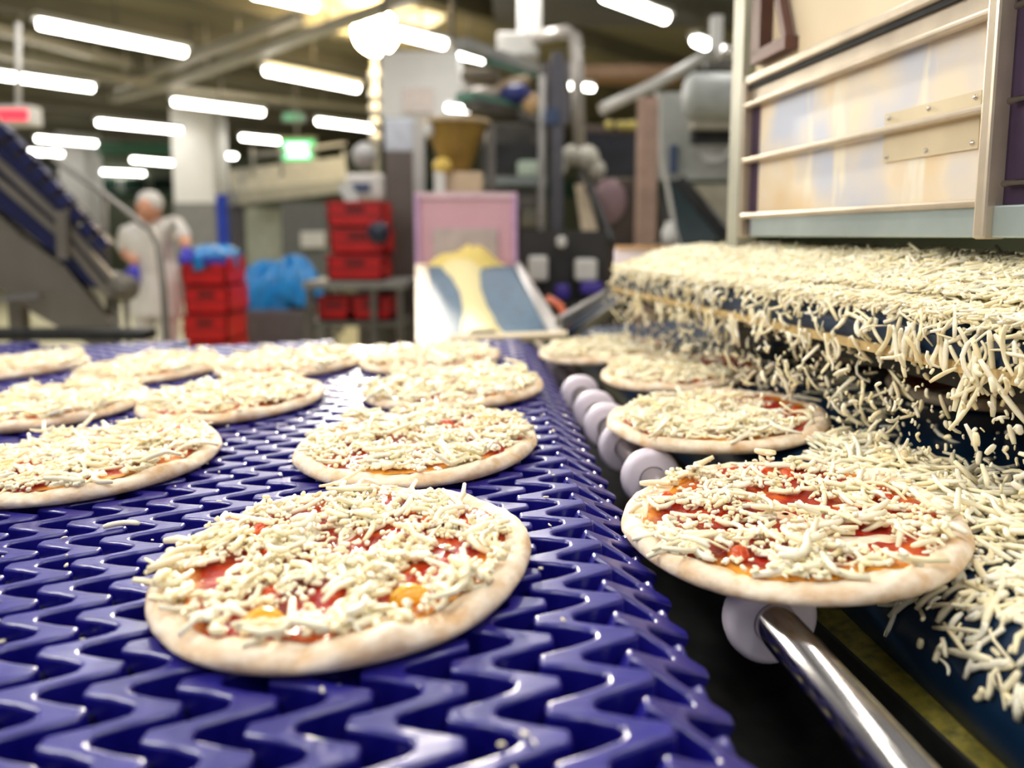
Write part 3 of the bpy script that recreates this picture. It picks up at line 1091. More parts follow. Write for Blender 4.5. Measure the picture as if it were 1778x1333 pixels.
# dangling clumps
PP, DD, NN, LL, WW, CC = [], [], [], [], [], []
for (px, py, cnt, drop) in ((1585, 575, 30, 0.20), (1700, 600, 12, 0.30), (1720, 640, 9, 0.34), (1765, 600, 10, 0.18), (1330, 545, 16, 0.16), (1395, 580, 10, 0.16), (1450, 590, 9, 0.14),
                            (1240, 545, 14, 0.14), (1275, 560, 12, 0.18), (1150, 530, 16, 0.16), (1110, 520, 16, 0.18), (1190, 540, 14, 0.15), (1640, 590, 8, 0.2), (1500, 560, 8, 0.12)):
    # where that ray meets the plane of the nose front
    u = at(px, py, 1.0) - Vector((0, 0, CZ))
    k0 = (1.346 - 0.03) + 0.196 * 4.476
    Yh = k0 / (u.x + 0.196)
    base = np.array([u.x * Yh, Yh, u.z * Yh])
    for _ in range(int(cnt * 0.55)):
        L = r.uniform(0.5, 1.0) * drop
        th = r.normal(0, 0.35)
        d = np.array([0.25 * r.normal(), 0.25 * r.normal(), -1.0]) + ld * th
        PP.append((base + ld * r.normal(0, 0.05) - lb * r.uniform(0, 0.04) + np.array([0, 0, -L * 0.3 + r.normal(0, 0.02)])) * S + np.array([0, 0, CZ]))
        DD.append(d)
        NN.append(ld * r.normal() + lb * r.normal())
        LL.append(L * S)
        WW.append(r.uniform(0.016, 0.023) * S)
        CC.append(r.normal(0, 0.35))
o = link('dangling_cheese_strands', shred_mesh('dangling_cheese_strands', np.array(PP), np.array(DD), np.array(NN), np.array(LL), np.array(WW), np.array(CC), 6, 6), None, heap)
o['kind'] = 'stuff'

# the falling curtain
n = 2300
Yc = 2.25 + 4.2 * r.uniform(0, 1, n) ** 1.9
zt = -0.47
z = zt - r.uniform(0, 1, n) ** 1.25 * 0.58
X = 1.346 - 0.196 * (Yc - 4.476) + 0.03 + r.normal(0, 0.09, n) + (zt - z) * r.normal(-0.05, 0.16, n)
keep = nz(Yc * 1.2, z * 2.0, 66) + r.uniform(-0.8, 0.8, n) > -0.15
Yc, z, X = Yc[keep], z[keep], X[keep]
n = len(z)
big = r.uniform(0, 1, n)
D = np.stack([r.normal(0, 0.5, n), r.normal(0, 0.5, n), -np.ones(n)], 1)
D[big > 0.85] = r.normal(0, 1, (int((big > 0.85).sum()), 3))
N = r.normal(0, 1, (n, 3))
Ln = np.where(big < 0.6, r.uniform(0.010, 0.035, n), np.clip(r.gamma(4, 0.016, n), 0.03, 0.16)) * S
Wd = np.where(big < 0.6, r.uniform(0.006, 0.015, n), r.uniform(0.014, 0.024, n)) * S
P = np.stack([X, Yc, z], 1) * S + np.array([0, 0, CZ])
o = link('falling_cheese_shreds', shred_mesh('falling_cheese_shreds', P, D, N, Ln, Wd, r.normal(0, 0.35, n), 4, 4))
tag(o, 'curtain of loose cheese shreds in mid fall from the belt nose onto the pizzas', 'cheese', kind='stuff')

# cheese lying on the petrol belt and hanging at its nose
def belt_pts(n, fx, fy):
    X = fx(n)
    Y = fy(n)
    return X, Y


n = 1500
Y = np.concatenate([r.uniform(1.3, 2.9, 950), r.uniform(2.7, 3.5, 350), r.uniform(3.2, 6.5, 200)])
X = np.concatenate([1.66 - 0.12 * (Y[:950] - 2.2) + r.normal(0, 0.19, 950), 1.62 - 0.2 * (Y[950:1300] - 2.6) + r.normal(0, 0.10, 350), r.uniform(1.3, 2.3, 200)])
nx_ = 1.26 - 0.09 * (Y - 1.81)
depth = X - nx_
on = depth > rN * 0.4
zb = -1.112 + TR * X
arc = np.clip((rN - depth) / rN, 0, 1)
zb = zb - rN * (1 - np.sqrt(np.clip(1 - arc ** 2, 0, 1)))
ok = depth > 0.005
# keep clear of the pizzas lying there
for (cx, cy) in ((0.969, 2.426), (1.098, 3.768), (1.209, 5.057), (2.764, 3.978), (2.80, 5.22)):
    ok &= np.hypot(X - cx, Y - cy) > 0.575
X, Y, zb = X[ok], Y[ok], zb[ok]
n = len(X)
pile = np.exp(-((X - 1.66 + 0.12 * (Y - 2.2)) / 0.2) ** 2) * (Y < 3.3)
small = r.uniform(0, 1, n) < 0.3
z = zb + 0.008 + r.uniform(0, 1, n) * 0.07 * pile * (~small)
th = r.uniform(0, 2 * np.pi, n)
D = np.stack([np.cos(th), np.sin(th), r.normal(0, 0.2, n)], 1)
N = np.stack([-np.sin(th), np.cos(th), r.normal(0, 0.4, n)], 1)
Ln = np.where(small, r.uniform(0.012, 0.03, n), np.clip(r.gamma(5, 0.022, n) + 0.03, 0.03, 0.22)) * S
P = np.stack([X, Y, z], 1) * S + np.array([0, 0, CZ])
o = link('spilled_cheese_shreds', shred_mesh('spilled_cheese_shreds', P, D, N, Ln, np.where(small, 0.012, np.clip(r.normal(0.0185, 0.003, n), 0.01, 0.026)) * S, r.normal(0, 0.4, n), 6, 4))
tag(o, 'spilled cheese shreds lying on the petrol blue belt right of the sharp pizza', 'cheese', kind='stuff')
n = 420
Y = r.uniform(1.25, 2.2, n)
an = np.pi / 2 + r.uniform(0.1, 1.5, n)
rad = rN + 0.012
X = (1.26 - 0.09 * (Y - 1.81)) + rN + rad * np.cos(an)
z = -1.119 + TR * (1.26 + rN) - rN + rad * np.sin(an)
keep = r.uniform(0, 1, n) > (an - np.pi / 2) / 1.9
X, Y, z, an = X[keep], Y[keep], z[keep], an[keep]
n = len(X)
th = r.normal(0, 0.8, n)
D = np.stack([np.cos(th) * -np.sin(an), np.sin(th), np.cos(th) * np.cos(an)], 1)
N = np.stack([np.cos(an), r.normal(0, 0.8, n), np.sin(an)], 1)
P = np.stack([X, Y, z], 1) * S + np.array([0, 0, CZ])
o2 = link('clinging_cheese_shreds', shred_mesh('clinging_cheese_shreds', P, D, N, np.clip(r.gamma(4, 0.02, n), 0.012, 0.16) * S, np.clip(r.normal(0.017, 0.004, n), 0.009, 0.026) * S, r.normal(0, 0.4, n), 6, 4), None, o)
o2['kind'] = 'stuff'

# single strands: on the zigzag belt, over pizza rims
loose = [(-0.93, 1.93, 0.17, 0.9, 'cheese strand hanging off the left rim of the nearest pizza'),
         (-1.42, 2.50, 0.12, 0.2, 'cheese strand lying alone on the zigzag belt left of the nearest pizza'),
         (-1.93, 2.32, 0.17, 0.5, 'curled cheese strand at the left edge of the zigzag belt')]
for (x, y, L, th, lab) in loose:
    z = -1.0 + TL * x + (0.012 if x < -1 else 0.035)
    P = np.array([[x, y, z]]) * S + np.array([0, 0, CZ])
    o = link('cheese_strand', shred_mesh('cheese_strand', P, np.array([[math.cos(th), math.sin(th), 0.15 if x > -1 else 0.02]]), np.array([[-math.sin(th), math.cos(th), 0.1]]), np.array([L * S]), np.array([0.02 * S]), np.array([0.3]), 6, 8))
    tag(o, lab, 'cheese', 'stray cheese strands')
n = 170
X = r.uniform(-3.0, 0.3, n)
Y = r.uniform(1.1, 4.5, n)
z = -1.0 + TL * X + 0.006 - (r.uniform(0, 1, n) < 0.35) * 0.05
P = np.stack([X, Y, z], 1) * S + np.array([0, 0, CZ])
o = link('cheese_crumbs', shred_mesh('cheese_crumbs', P, np.concatenate([r.normal(0, 1, (n, 2)), r.normal(0, .1, (n, 1))], 1), r.normal(0, 1, (n, 3)), r.uniform(0.008, 0.022, n) * S, r.uniform(0.006, 0.012, n) * S, r.normal(0, 0.2, n), 4, 2))
tag(o, 'tiny cheese crumbs scattered over the blue zigzag belt', 'crumbs', kind='stuff')

# ------------------------------------------------------------------ steel hood over the cheese
HD = Vector((-0.137, 1, 0)).normalized()
HN = Vector((-1, -0.137, 0)).normalized()       # faces the zigzag belt


def Hd(a, n_, z):
    v = Vector((1.69, 5.0, 0)) + HD * a + HN * n_
    return H(v.x, v.y, z)


def hbox(mb, a0, a1, n0, n1, z0, z1):
    return mb.hexa([Hd(a0, n0, z0), Hd(a1, n0, z0), Hd(a1, n1, z0), Hd(a0, n1, z0), Hd(a0, n0, z1), Hd(a1, n0, z1), Hd(a1, n1, z1), Hd(a0, n1, z1)])


def hood_mat():
    m = bpy.data.materials.new('reflection_tinted_steel')
    m.use_nodes = True
    nt = m.node_tree
    b = nt.nodes['Principled BSDF']
    tc = nt.nodes.new('ShaderNodeTexCoord')
    n1 = nt.nodes.new('ShaderNodeTexNoise')
    n1.inputs['Scale'].default_value = 4.5
    n1.inputs['Detail'].default_value = 3
    mp = nt.nodes.new('ShaderNodeMapping')
    mp.inputs['Scale'].default_value = (1, 1, 1.1)
    nt.links.new(tc.outputs['Object'], mp.inputs[0])
    nt.links.new(mp.outputs[0], n1.inputs['Vector'])
    r_ = nt.nodes.new('ShaderNodeValToRGB')
    e = r_.color_ramp.elements
    e[0].position, e[0].color = 0.34, lin((206, 212, 226))  # bluish and golden reflections painted into the steel's colour
    e[1].position, e[1].color = 0.66, lin((236, 200, 138))
    x = e.new(0.48)
    x.color = lin((244, 228, 200))
    nt.links.new(n1.outputs['Fac'], r_.inputs[0])
    n2 = nt.nodes.new('ShaderNodeTexNoise')
    n2.inputs['Scale'].default_value = 14
    n2.inputs['Detail'].default_value = 4
    mp2 = nt.nodes.new('ShaderNodeMapping')
    mp2.inputs['Scale'].default_value = (1.4, 1.4, 0.35)
    nt.links.new(tc.outputs['Object'], mp2.inputs[0])
    nt.links.new(mp2.outputs[0], n2.inputs['Vector'])
    r2 = nt.nodes.new('ShaderNodeValToRGB')
    r2.color_ramp.elements[0].position = 0.60
    r2.color_ramp.elements[1].position = 0.68
    nt.links.new(n2.outputs['Fac'], r2.inputs[0])
    mx = nt.nodes.new('ShaderNodeMix')
    mx.data_type = 'RGBA'
    nt.links.new(r2.outputs[0], mx.inputs['Factor'])
    nt.links.new(r_.outputs[0], mx.inputs['A'])
    mx.inputs['B'].default_value = lin((248, 240, 218))
    nt.links.new(mx.outputs['Result'], b.inputs['Base Color'])
    b.inputs['Metallic'].default_value = 0.2
    b.inputs['Roughness'].default_value = 0.42
    return m


m_hood = hood_mat()
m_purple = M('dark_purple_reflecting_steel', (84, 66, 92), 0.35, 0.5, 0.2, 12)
hood = thing('cheese_hood', 'bright stainless hood with horizontal rails above the cheese bed', 'hood', Hd(-1.0, -0.6, -0.01))
hbox(MB(), -2.02, 0.03, -0.06, -0.02, 0.02, 0.90).build('front_panel', m_hood, hood)
hbox(MB(), -3.2, 0.03, -1.2, -0.06, 0.02, 1.09).build('body', m_steel_dk, hood)
hbox(MB(), -3.2, 0.02, -0.10, 0.03, -0.015, 0.115).build('bottom_plate', M('blue_grey_steel_plate', (176, 190, 188), 0.35, 0.5, 0.12, 10), hood, bevel=0.002)
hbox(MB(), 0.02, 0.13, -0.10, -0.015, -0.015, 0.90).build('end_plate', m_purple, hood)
for z_, hh in ((0.128, 0.036), (0.512, 0.036), (0.89, 0.036)):
    hbox(MB(), -2.06, 0.15, -0.01, 0.05, z_ - hh / 2, z_ + hh / 2).build('rail', m_frame, hood, bevel=0.003)
hbox(MB(), 0.13, 0.165, -0.04, 0.05, -0.02, 1.06).build('corner_post', m_frame, hood, bevel=0.003)
hbox(MB(), -2.1, -2.04, -0.04, 0.07, -0.02, 1.2).build('corner_post', m_frame, hood, bevel=0.003)
# second bay right of the post
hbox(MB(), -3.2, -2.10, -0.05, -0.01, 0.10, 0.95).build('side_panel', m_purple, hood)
for z_ in (0.20, 0.52, 0.88):
    MB().tube([Hd(-3.2, 0.02, z_), Hd(-2.13, 0.02, z_)], 0.014 * S, 10).build('rod', m_steel_pol, hood)
# stepped top edge
hbox(MB(), -2.1, 0.12, -0.06, 0.00, 0.90, 1.0).build('top_strip', m_frame, hood)
hbox(MB(), -3.2, 0.15, -0.06, 0.04, 1.03, 1.09).build('top_rail', m_frame, hood, bevel=0.003)
hbox(MB(), -3.2, 0.12, -0.05, 0.02, 1.0, 1.03).build('shadow_gap', m_black, hood)
# riveted cover plate with a bolt
pl = hbox(MB(), -1.95, -1.33, -0.02, -0.008, 0.36, 0.60).build('cover_plate', M('cover_plate_steel', (222, 206, 172), 0.4, 0.3, 0.1, 9), hood)
for (a_, z_) in ((-1.36, 0.575), (-1.64, 0.575), (-1.92, 0.575), (-1.36, 0.385), (-1.64, 0.385), (-1.92, 0.385)):
    MB().lathe(Hd(a_, -0.008, z_), HN, [(0, 0.012 * S), (0.005 * S, 0.011 * S), (0.009 * S, 0.004 * S), (0.009 * S, 0)], 10).build('bolt', m_steel_pol, pl)

# cream cabinet above and behind the hood, with brown bracket
t = thing('cream_cabinet', 'cream painted cabinet rising above the stainless hood', 'cabinet', Hd(-1, -0.8, 1.1))
hbox(MB(), -3.4, 0.21, -1.1, -0.065, 1.02, 2.4).build('body', m_cream, t)
m_brown = M('brown_steel', (92, 62, 56), 0.45, 0.3, 0.15, 12)
mb = MB()
hbox(mb, -0.02, 0.10, -0.065, 0.03, 1.22, 1.62)
hbox(mb, -0.36, 0.10, -0.065, 0.03, 1.16, 1.24)
mb.build('bracket', m_brown, t)
mb = MB()
mb.hexa([Hd(-0.36, -0.04, 1.22), Hd(-0.30, -0.04, 1.22), Hd(-0.30, 0.02, 1.22), Hd(-0.36, 0.02, 1.22),
         Hd(-0.16, -0.04, 1.72), Hd(-0.10, -0.04, 1.72), Hd(-0.10, 0.02, 1.72), Hd(-0.16, 0.02, 1.72)])
mb.build('gusset', m_brown, t)
t = thing('hood_post', 'grey green upright post at the far end of the hood', 'post', Hd(0.4, -0.3, -1.2))
mb = MB()
q0, q1 = Hd(0.42, -0.1, -1.2), Hd(0.42, -0.1, 2.4)
mb.bar((q0.x, q0.y, 0), (q1.x, q1.y, q1.z), 0.035, 0.06)
mb.build('post', M('grey_green_steel', (160, 160, 142), 0.5, 0.1), t)
hbox(MB(), 0.1, 0.42, -0.14, -0.05, 2.0, 2.12).build('cross_arm', m_steel_dk, t)
# ------------------------------------------------------------------ inclined conveyor with cheese stripe behind the belt
def quad_bar(mb, pts, th):
    """slab from four points, thickened downwards"""
    p = [Vector(q) for q in pts]
    n_ = (p[1] - p[0]).cross(p[3] - p[0]).normalized()
    if n_.z < 0:
        n_ = -n_
    return mb.hexa([q - n_ * th for q in p] + p)


t = thing('infeed_conveyor', 'inclined blue conveyor with a pale stripe of cheese, behind the zigzag belt', 'conveyor', (0, 2.4, 0.9))
Yn, Yf = 1.9, 2.95
quad_bar(MB(), [at(752, 592, Yn), at(962, 592, Yn), at(893, 462, Yf), at(738, 462, Yf)], 0.03).build('belt', m_conv2, t)
quad_bar(MB(), [at(722, 592, Yn), at(756, 592, Yn), at(742, 458, Yf), at(722, 458, Yf)], 0.06).build('side_rail', M('beige_rail', (196, 168, 134), 0.55), t)
quad_bar(MB(), [at(960, 592, Yn), at(985, 584, Yn), at(903, 455, Yf), at(890, 455, Yf)], 0.06).build('side_rail', m_steel, t)
quad_bar(MB(), [at(780, 589, Yn - 0.02), at(985, 580, Yn - 0.02), at(985, 574, Yn), at(780, 580, Yn)], 0.02).build('end_bar', m_cream, t)
for px in (735, 965):
    q = at(px, 600, 2.0)
    MB().box((q.x - 0.02, 2.0, 0), (q.x + 0.02, 2.04, q.z)).build('leg', m_steel_dk, t)
    q = at(px if px < 800 else 895, 470, 2.85)
    MB().box((q.x - 0.02, 2.85, 0), (q.x + 0.02, 2.89, q.z - 0.03)).build('leg', m_steel_dk, t)
# cheese on it
mb = MB()
N_ = 16
tops = []
for i in range(N_ + 1):
    f = i / N_
    Y = Yn + (Yf - Yn) * f
    l = at(792 + (762 - 792) * f, 592 + (462 - 592) * f, Y)
    rr_ = at(886 + (838 - 886) * f, 592 + (462 - 592) * f, Y)
    w_ = 0.006 * math.sin(i * 1.7)
    tops.append([l + Vector((w_, 0, -0.002)), l.lerp(rr_, 0.3) + Vector((0, 0, 0.03)), l.lerp(rr_, 0.7) + Vector((0, 0, 0.03)), rr_ + Vector((w_, 0, -0.002))])
vs = [p for row in tops for p in row]
fs = [(i * 4 + j, i * 4 + j + 1, (i + 1) * 4 + j + 1, (i + 1) * 4 + j) for i in range(N_) for j in range(3)]
cs = MB().add(vs, fs, True).build('cheese_stripe', m_cheese_plain)
tag(cs, 'pale stripe of grated cheese lying down the middle of the inclined blue conveyor', 'cheese', kind='stuff')
# cheese pile at the top
q = at(815, 445, 3.05)
mb = MB()
vs, fs = [], []
nu, nv = 24, 10
for j in range(nv + 1):
    for i in range(nu):
        ph = 2 * math.pi * i / nu
        rr_ = j / nv
        x = 0.205 * rr_ * math.cos(ph)
        y = 0.16 * rr_ * math.sin(ph)
        h_ = 0.105 * (1 - rr_ ** 1.4) * (1 + 0.25 * math.sin(x * 30)) + (0.02 if x < 0 else -0.01) * (1 - rr_)
        vs.append((q.x + x, 3.05 + y, at(815, 470, 3.05).z + h_))
for j in range(nv):
    for i in range(nu):
        a, b = j * nu + i, j * nu + (i + 1) % nu
        fs.append((a, b, b + nu, a + nu))
pile = MB().add(vs, fs, True).build('cheese_pile', M('yellow_cheese_pile', (232, 206, 116), 0.7, 0, 0.12, 120, 0.8))
tag(pile, 'yellow heap of grated cheese in front of the pink translucent guard', 'cheese', kind='stuff')
t = thing('pink_guard', 'pink translucent plastic guard standing behind the yellow cheese heap', 'guard', at(810, 455, 3.25))
a, b = at(722, 462, 3.25), at(898, 338, 3.25)
m_pink = M('pink_translucent_plastic', (226, 178, 190), 0.3, 0, 0.06, 4, alpha=0.88)
MB().box((a.x, 3.25, a.z), (b.x, 3.258, b.z)).build('sheet', m_pink, t)
MB().box((a.x, 3.24, b.z - 0.015), (b.x, 3.27, b.z + 0.01)).build('top_edge', M('pink_edge', (226, 196, 204), 0.4), t)
for x in (a.x, b.x - 0.02):
    MB().box((x, 3.235, a.z - 0.35), (x + 0.02, 3.275, b.z)).build('edge_strip', M('lilac_edge', (198, 160, 200), 0.4), t)
MB().box((a.x + 0.08, 3.236, a.z), (b.x - 0.09, 3.249, a.z + 0.17)).build('lower_plate', M('grey_pink_plate', (190, 176, 172), 0.5), t)
# small side conveyor going right
t = thing('side_conveyor', 'narrow steel framed conveyor leading off to the right of the inclined one', 'conveyor', at(1010, 560, 2.2))
quad_bar(MB(), [at(975, 578, 2.0), at(1000, 566, 2.0), at(1075, 512, 2.5), at(1060, 506, 2.5)], 0.02).build('belt', m_conv, t)
MB().bar(at(970, 560, 2.0), at(1062, 506, 2.5), 0.02, 0.03).build('rail', m_steel, t)
MB().bar(at(996, 580, 2.0), at(1085, 520, 2.5), 0.02, 0.03).build('rail', m_steel, t)
MB().tube([at(952, 518, 2.2), at(972, 530, 2.15), at(985, 555, 2.1), at(988, 570, 2.1)], 0.012, 8).build('orange_hose', M('orange_rubber', (190, 88, 48), 0.5), t)
q = at(1030, 545, 2.3)
MB().box((q.x - 0.015, 2.3, 0), (q.x + 0.015, 2.33, q.z)).build('leg', m_steel_dk, t)

# ------------------------------------------------------------------ central weigher machine
def block(name, label, cat, px, Y, depth, m, group=None, bevel=0.008):
    return simple(name, label, cat, pxbox(*px, Y, depth), m, group, bevel)


t = thing('steel_cabinet', 'large pale steel cabinet hanging below the glowing round lamp', 'cabinet', at(715, 205, 6.4))
pxbox(662, 88, 796, 204, 6.4, 0.8).build('body', M('pale_steel_sheet', (212, 210, 204), 0.4, 0.0, 0.05, 4), t, bevel=0.01)
pxbox(700, 152, 752, 196, 6.37, 0.04).build('notice', M('pale_notice', (208, 196, 188), 0.6), t)
pxbox(664, 204, 800, 212, 6.4, 0.8).build('lower_frame', M('green_grey_frame', (110, 130, 112), 0.5), t)
for px in (668, 786):
    q = at(px, 88, 6.7)
    MB().tube([q, Vector((q.x, q.y, CEIL))], 0.02, 8).build('hanger', m_steel_dk, t)
m_polepale = M('satin_pale_steel', (196, 194, 188), 0.45, 0.5, 0.05, 8)
t = thing('bead_pole', 'slim pale pole with bright collars hanging from the ceiling left of the steel cabinet', 'pole', at(655, 340, 9.7))
px0, px1 = at(655, 345, 9.7), at(652, 118, 9.7)
MB().tube([(px0.x, 9.7, px0.z), (px0.x, 9.7, CEIL)], 0.045, 14).build('pole', m_polepale, t)
for py in (130, 165, 190, 215, 240):
    q = at(655, py, 9.7)
    MB().lathe((px0.x, 9.7, q.z - 0.07), (0, 0, 1), [(0, 0.05), (0.01, 0.075), (0.07, 0.08), (0.13, 0.075), (0.14, 0.05)], 14).build('collar', m_polepale, t)
t = thing('control_cabinet', 'tall dark steel cabinet with pale upper door, right of the red crates', 'cabinet', (at(693, 420, 5.15).x, 5.15, 0))
a, b = at(668, 262, 5.15), at(722, 205, 5.15)
MB().box((a.x, 5.15, 0), (b.x, 5.65, a.z)).build('body', M('dark_brown_steel', (96, 88, 82), 0.4, 0.4, 0.15, 3), t, bevel=0.008)
MB().box((a.x, 5.15, a.z), (b.x, 5.65, b.z)).build('upper_door', M('pale_blue_grey', (190, 196, 206), 0.4), t, bevel=0.008)
MB().box((b.x - 0.02, 5.13, 0), (b.x + 0.06, 5.21, b.z)).build('upright', m_steel, t)
# funnel hopper
m_brass = M('yellow_brown_plastic', (150, 120, 56), 0.35, 0.2, 0.25, 8)
t = thing('funnel_hopper', 'yellow brown funnel hopper above the beige chute', 'hopper', at(795, 330, 3.7))
c0 = at(792, 222, 3.75)
zt_, zb_ = at(792, 214, 3.75).z, at(792, 296, 3.75).z
MB().lathe((c0.x, 3.75, zb_), (0, 0, 1), [(0, 0.075), (0.02, 0.08), (zt_ - zb_ - 0.03, 0.155), (zt_ - zb_ - 0.01, 0.165), (zt_ - zb_, 0.165), (zt_ - zb_, 0.15)], 28).build('cone', m_brass, t)
MB().lathe((c0.x, 3.75, zt_ - 0.012), (0, 0, 1), [(0, 0.165), (0.0, 0.18), (0.022, 0.18), (0.022, 0.15)], 28).build('rim', M('beige_rim', (190, 168, 130), 0.5), t)
pxbox(760, 298, 838, 340, 3.62, 0.22).build('beige_chute', M('beige_plastic', (196, 172, 142), 0.5), t, bevel=0.01)
pxbox(754, 296, 772, 342, 3.58, 0.05).build('white_strip', m_white, t)
MB().ball(at(768, 288, 3.6), (0.045, 0.04, 0.04), 14, 10, 0.1).build('yellow_knob', M('yellow_plastic', (220, 188, 90), 0.4), t)
MB().box((c0.x + 0.16, 3.72, 0), (c0.x + 0.2, 3.78, zt_)).build('post', m_steel_dk, t)
MB().ball(at(744, 224, 3.65), (0.03, 0.03, 0.045), 14, 10).build('white_motor', m_white, t)
# weigher platform with green edges
m_green = M('teal_green_edge', (96, 140, 122), 0.5, 0, 0.1, 6)
t = thing('weigher_platform', 'raised steel platform with green edged decks and machinery on it', 'platform', (at(870, 200, 4.4).x, 4.4, 0))
MB().bar(at(796, 76, 4.2), at(930, 122, 5.2), 0.10, 0.06).build('upper_beam', m_grey, t)
MB().bar(at(845, 104, 4.5), at(930, 128, 5.2), 0.05, 0.05).build('upper_green_edge', m_green, t)
MB().bar(at(805, 168, 4.2), at(945, 200, 4.9), 0.12, 0.05).build('lower_green_deck', m_green, t)
MB().bar(at(815, 182, 4.2), at(945, 210, 4.9), 0.10, 0.06).build('lower_beam', m_steel_dk, t)
pxbox(800, 118, 868, 140, 4.6, 0.3).build('motor_body', M('olive_brown_motor', (112, 102, 86), 0.5), t, bevel=0.03)
MB().tube([at(850, 168, 4.5), at(880, 145, 4.6), at(915, 138, 4.7)], 0.03, 10).build('duct', M('tan_duct', (176, 154, 124), 0.5), t)
MB().ball(at(895, 163, 4.5), (0.09, 0.07, 0.055), 14, 10, 0.15).build('blue_valve', M('dark_blue_valve', (50, 60, 130), 0.4), t)
MB().ball(at(838, 163, 4.5), (0.10, 0.07, 0.04), 14, 10, 0.2).build('pale_valve', M('pale_valve', (182, 170, 158), 0.4), t)
MB().ball(at(922, 180, 4.5), (0.05, 0.05, 0.06), 14, 10, 0.1).build('peach_cap', M('peach_cap', (214, 178, 130), 0.4), t)
for px in (808, 935):
    q = at(px, 200, 4.5 if px < 900 else 4.9)
    MB().box((q.x - 0.03, q.y, 0), (q.x + 0.03, q.y + 0.06, q.z)).build('leg', m_steel_dk, t)
# dark machine bodies under the platform
a, b = at(836, 214, 5.3), at(950, 214, 5.3)
simple('dark_machine', 'dark machine body in the shadow below the green edged platform', 'machine', MB().box((a.x, 5.3, 0), (b.x, 5.8, a.z)), M('charcoal_steel', (60, 58, 54), 0.5, 0.3, 0.25, 6), bevel=0.01)
t = thing('transfer_unit', 'steel transfer unit with pale pads in front of the dark machine body', 'machine', (at(880, 320, 4.5).x, 4.5, 0))
pxbox(842, 306, 950, 322, 4.5, 0.2).build('shelf', M('blue_grey_shelf', (140, 148, 146), 0.4, 0.3), t, bevel=0.005)
pxbox(898, 278, 945, 306, 4.5, 0.14).build('pale_pad', M('pale_green_pad', (196, 214, 196), 0.5), t, bevel=0.02)
pxbox(838, 340, 940, 362, 4.5, 0.2).build('lower_shelf', m_steel_dk, t, bevel=0.005)
MB().ball(at(850, 238, 4.5), (0.035, 0.035, 0.055), 14, 10).build('bottle_valve', M('grey_white', (190, 184, 172), 0.4), t)
pxbox(845, 250, 935, 296, 4.6, 0.12).build('slotted_block', M('near_black', (34, 36, 38), 0.5), t)
pxbox(905, 362, 948, 396, 4.5, 0.1).build('motor', M('olive_motor', (120, 116, 100), 0.5), t, bevel=0.02)
for px in (846, 934):
    q = at(px, 340, 4.6)
    MB().box((q.x - 0.02, 4.6, 0), (q.x + 0.02, 4.64, q.z)).build('leg', m_black, t)
# tall pipes
t = thing('vent_duct', 'pale square duct with box rising to the ceiling right of centre', 'duct', at(912, 60, 5.4))
pxbox(899, -30, 941, 58, 5.4, 0.2).build('riser', m_white, t, bevel=0.01)
pxbox(862, 54, 936, 98, 5.3, 0.35).build('box', M('pale_grey_box', (172, 170, 164), 0.5), t, bevel=0.02)
MB().tube([at(925, 66, 5.3), at(985, 55, 5.2), at(998, 62, 5.2), at(1002, 120, 5.2), at(1006, 270, 5.2)], 0.045, 12).build('bent_pipe', M('pale_pipe', (178, 172, 164), 0.35, 0.4), t)
q = at(1006, 268, 5.2)
MB().lathe((q.x, q.y, q.z - 0.1), (0, 0, 1), [(0, 0.05), (0.02, 0.07), (0.1, 0.07), (0.12, 0.045)], 14).build('flange', m_steel_dk, t)
t = thing('uprights_frame', 'pair of violet grey uprights with a dark panel right of the platform', 'frame', (at(960, 400, 4.3).x, 4.3, 0))
q0, q1 = at(966, 520, 4.3), at(958, 90, 4.3)
MB().box((q0.x - 0.035, 4.3, 0), (q0.x + 0.035, 4.37, q1.z)).build('upright', M('violet_grey_steel', (88, 87, 94), 0.4, 0.4), t)
q0 = at(940, 400, 4.4)
MB().box((q0.x - 0.02, 4.4, 0), (q0.x + 0.02, 4.44, at(940, 130, 4.4).z)).build('upright', m_steel, t)
pxbox(945, 108, 990, 212, 4.5, 0.12).build('panel', M('grey_violet_panel', (112, 108, 112), 0.4, 0.4), t)
pxbox(946, 188, 972, 216, 4.28, 0.08).build('blue_clamp', M('slate_blue', (54, 74, 108), 0.4), t, bevel=0.01)
MB().bar(at(905, 480, 4.3), at(1010, 470, 4.3), 0.04, 0.05).build('cross_bar', m_black, t)
t = thing('pale_fittings', 'cluster of pale valves on a pipe foot beside the tall bent pipe', 'valve', at(1010, 280, 4.9))
for i, (px, py, r0) in enumerate(((992, 270, 0.06), (1020, 275, 0.075), (1035, 295, 0.06), (975, 292, 0.04))):
    MB().ball(at(px, py, 4.9), (r0, r0, r0 * 1.1), 14, 10, 0.12).build('valve', M('bone_white', (196, 192, 176), 0.4), t)
MB().tube([at(1010, 290, 4.9), at(1015, 330, 4.9), Vector((at(1015, 330, 4.9).x, 4.9, 0))], 0.03, 10).build('foot', m_steel_dk, t)
t = thing('discharge_chute', 'tan sheet metal chute slanting down beside the brown cabinet', 'chute', at(1010, 370, 4.6))
quad_bar(MB(), [at(998, 320, 4.32), at(1018, 318, 4.32), at(1040, 408, 4.05), at(1012, 412, 4.05)], 0.02).build('sheet', M('tan_sheet', (176, 160, 136), 0.45, 0.2), t)
MB().bar(at(1020, 320, 4.3), at(1060, 420, 4.03), 0.03, 0.05).build('edge', m_black, t)
q = at(1020, 400, 4.12)
MB().box((q.x - 0.02, 4.12, 0), (q.x + 0.02, 4.16, q.z - 0.05)).build('leg', m_black, t)
t = thing('brown_cabinet', 'brown reflecting steel cabinet with a pink round light spot, behind the cheese belt', 'cabinet', (at(1080, 400, 4.4).x, 4.4, 0))
a, b = at(1032, 310, 4.4), at(1124, 310, 4.4)
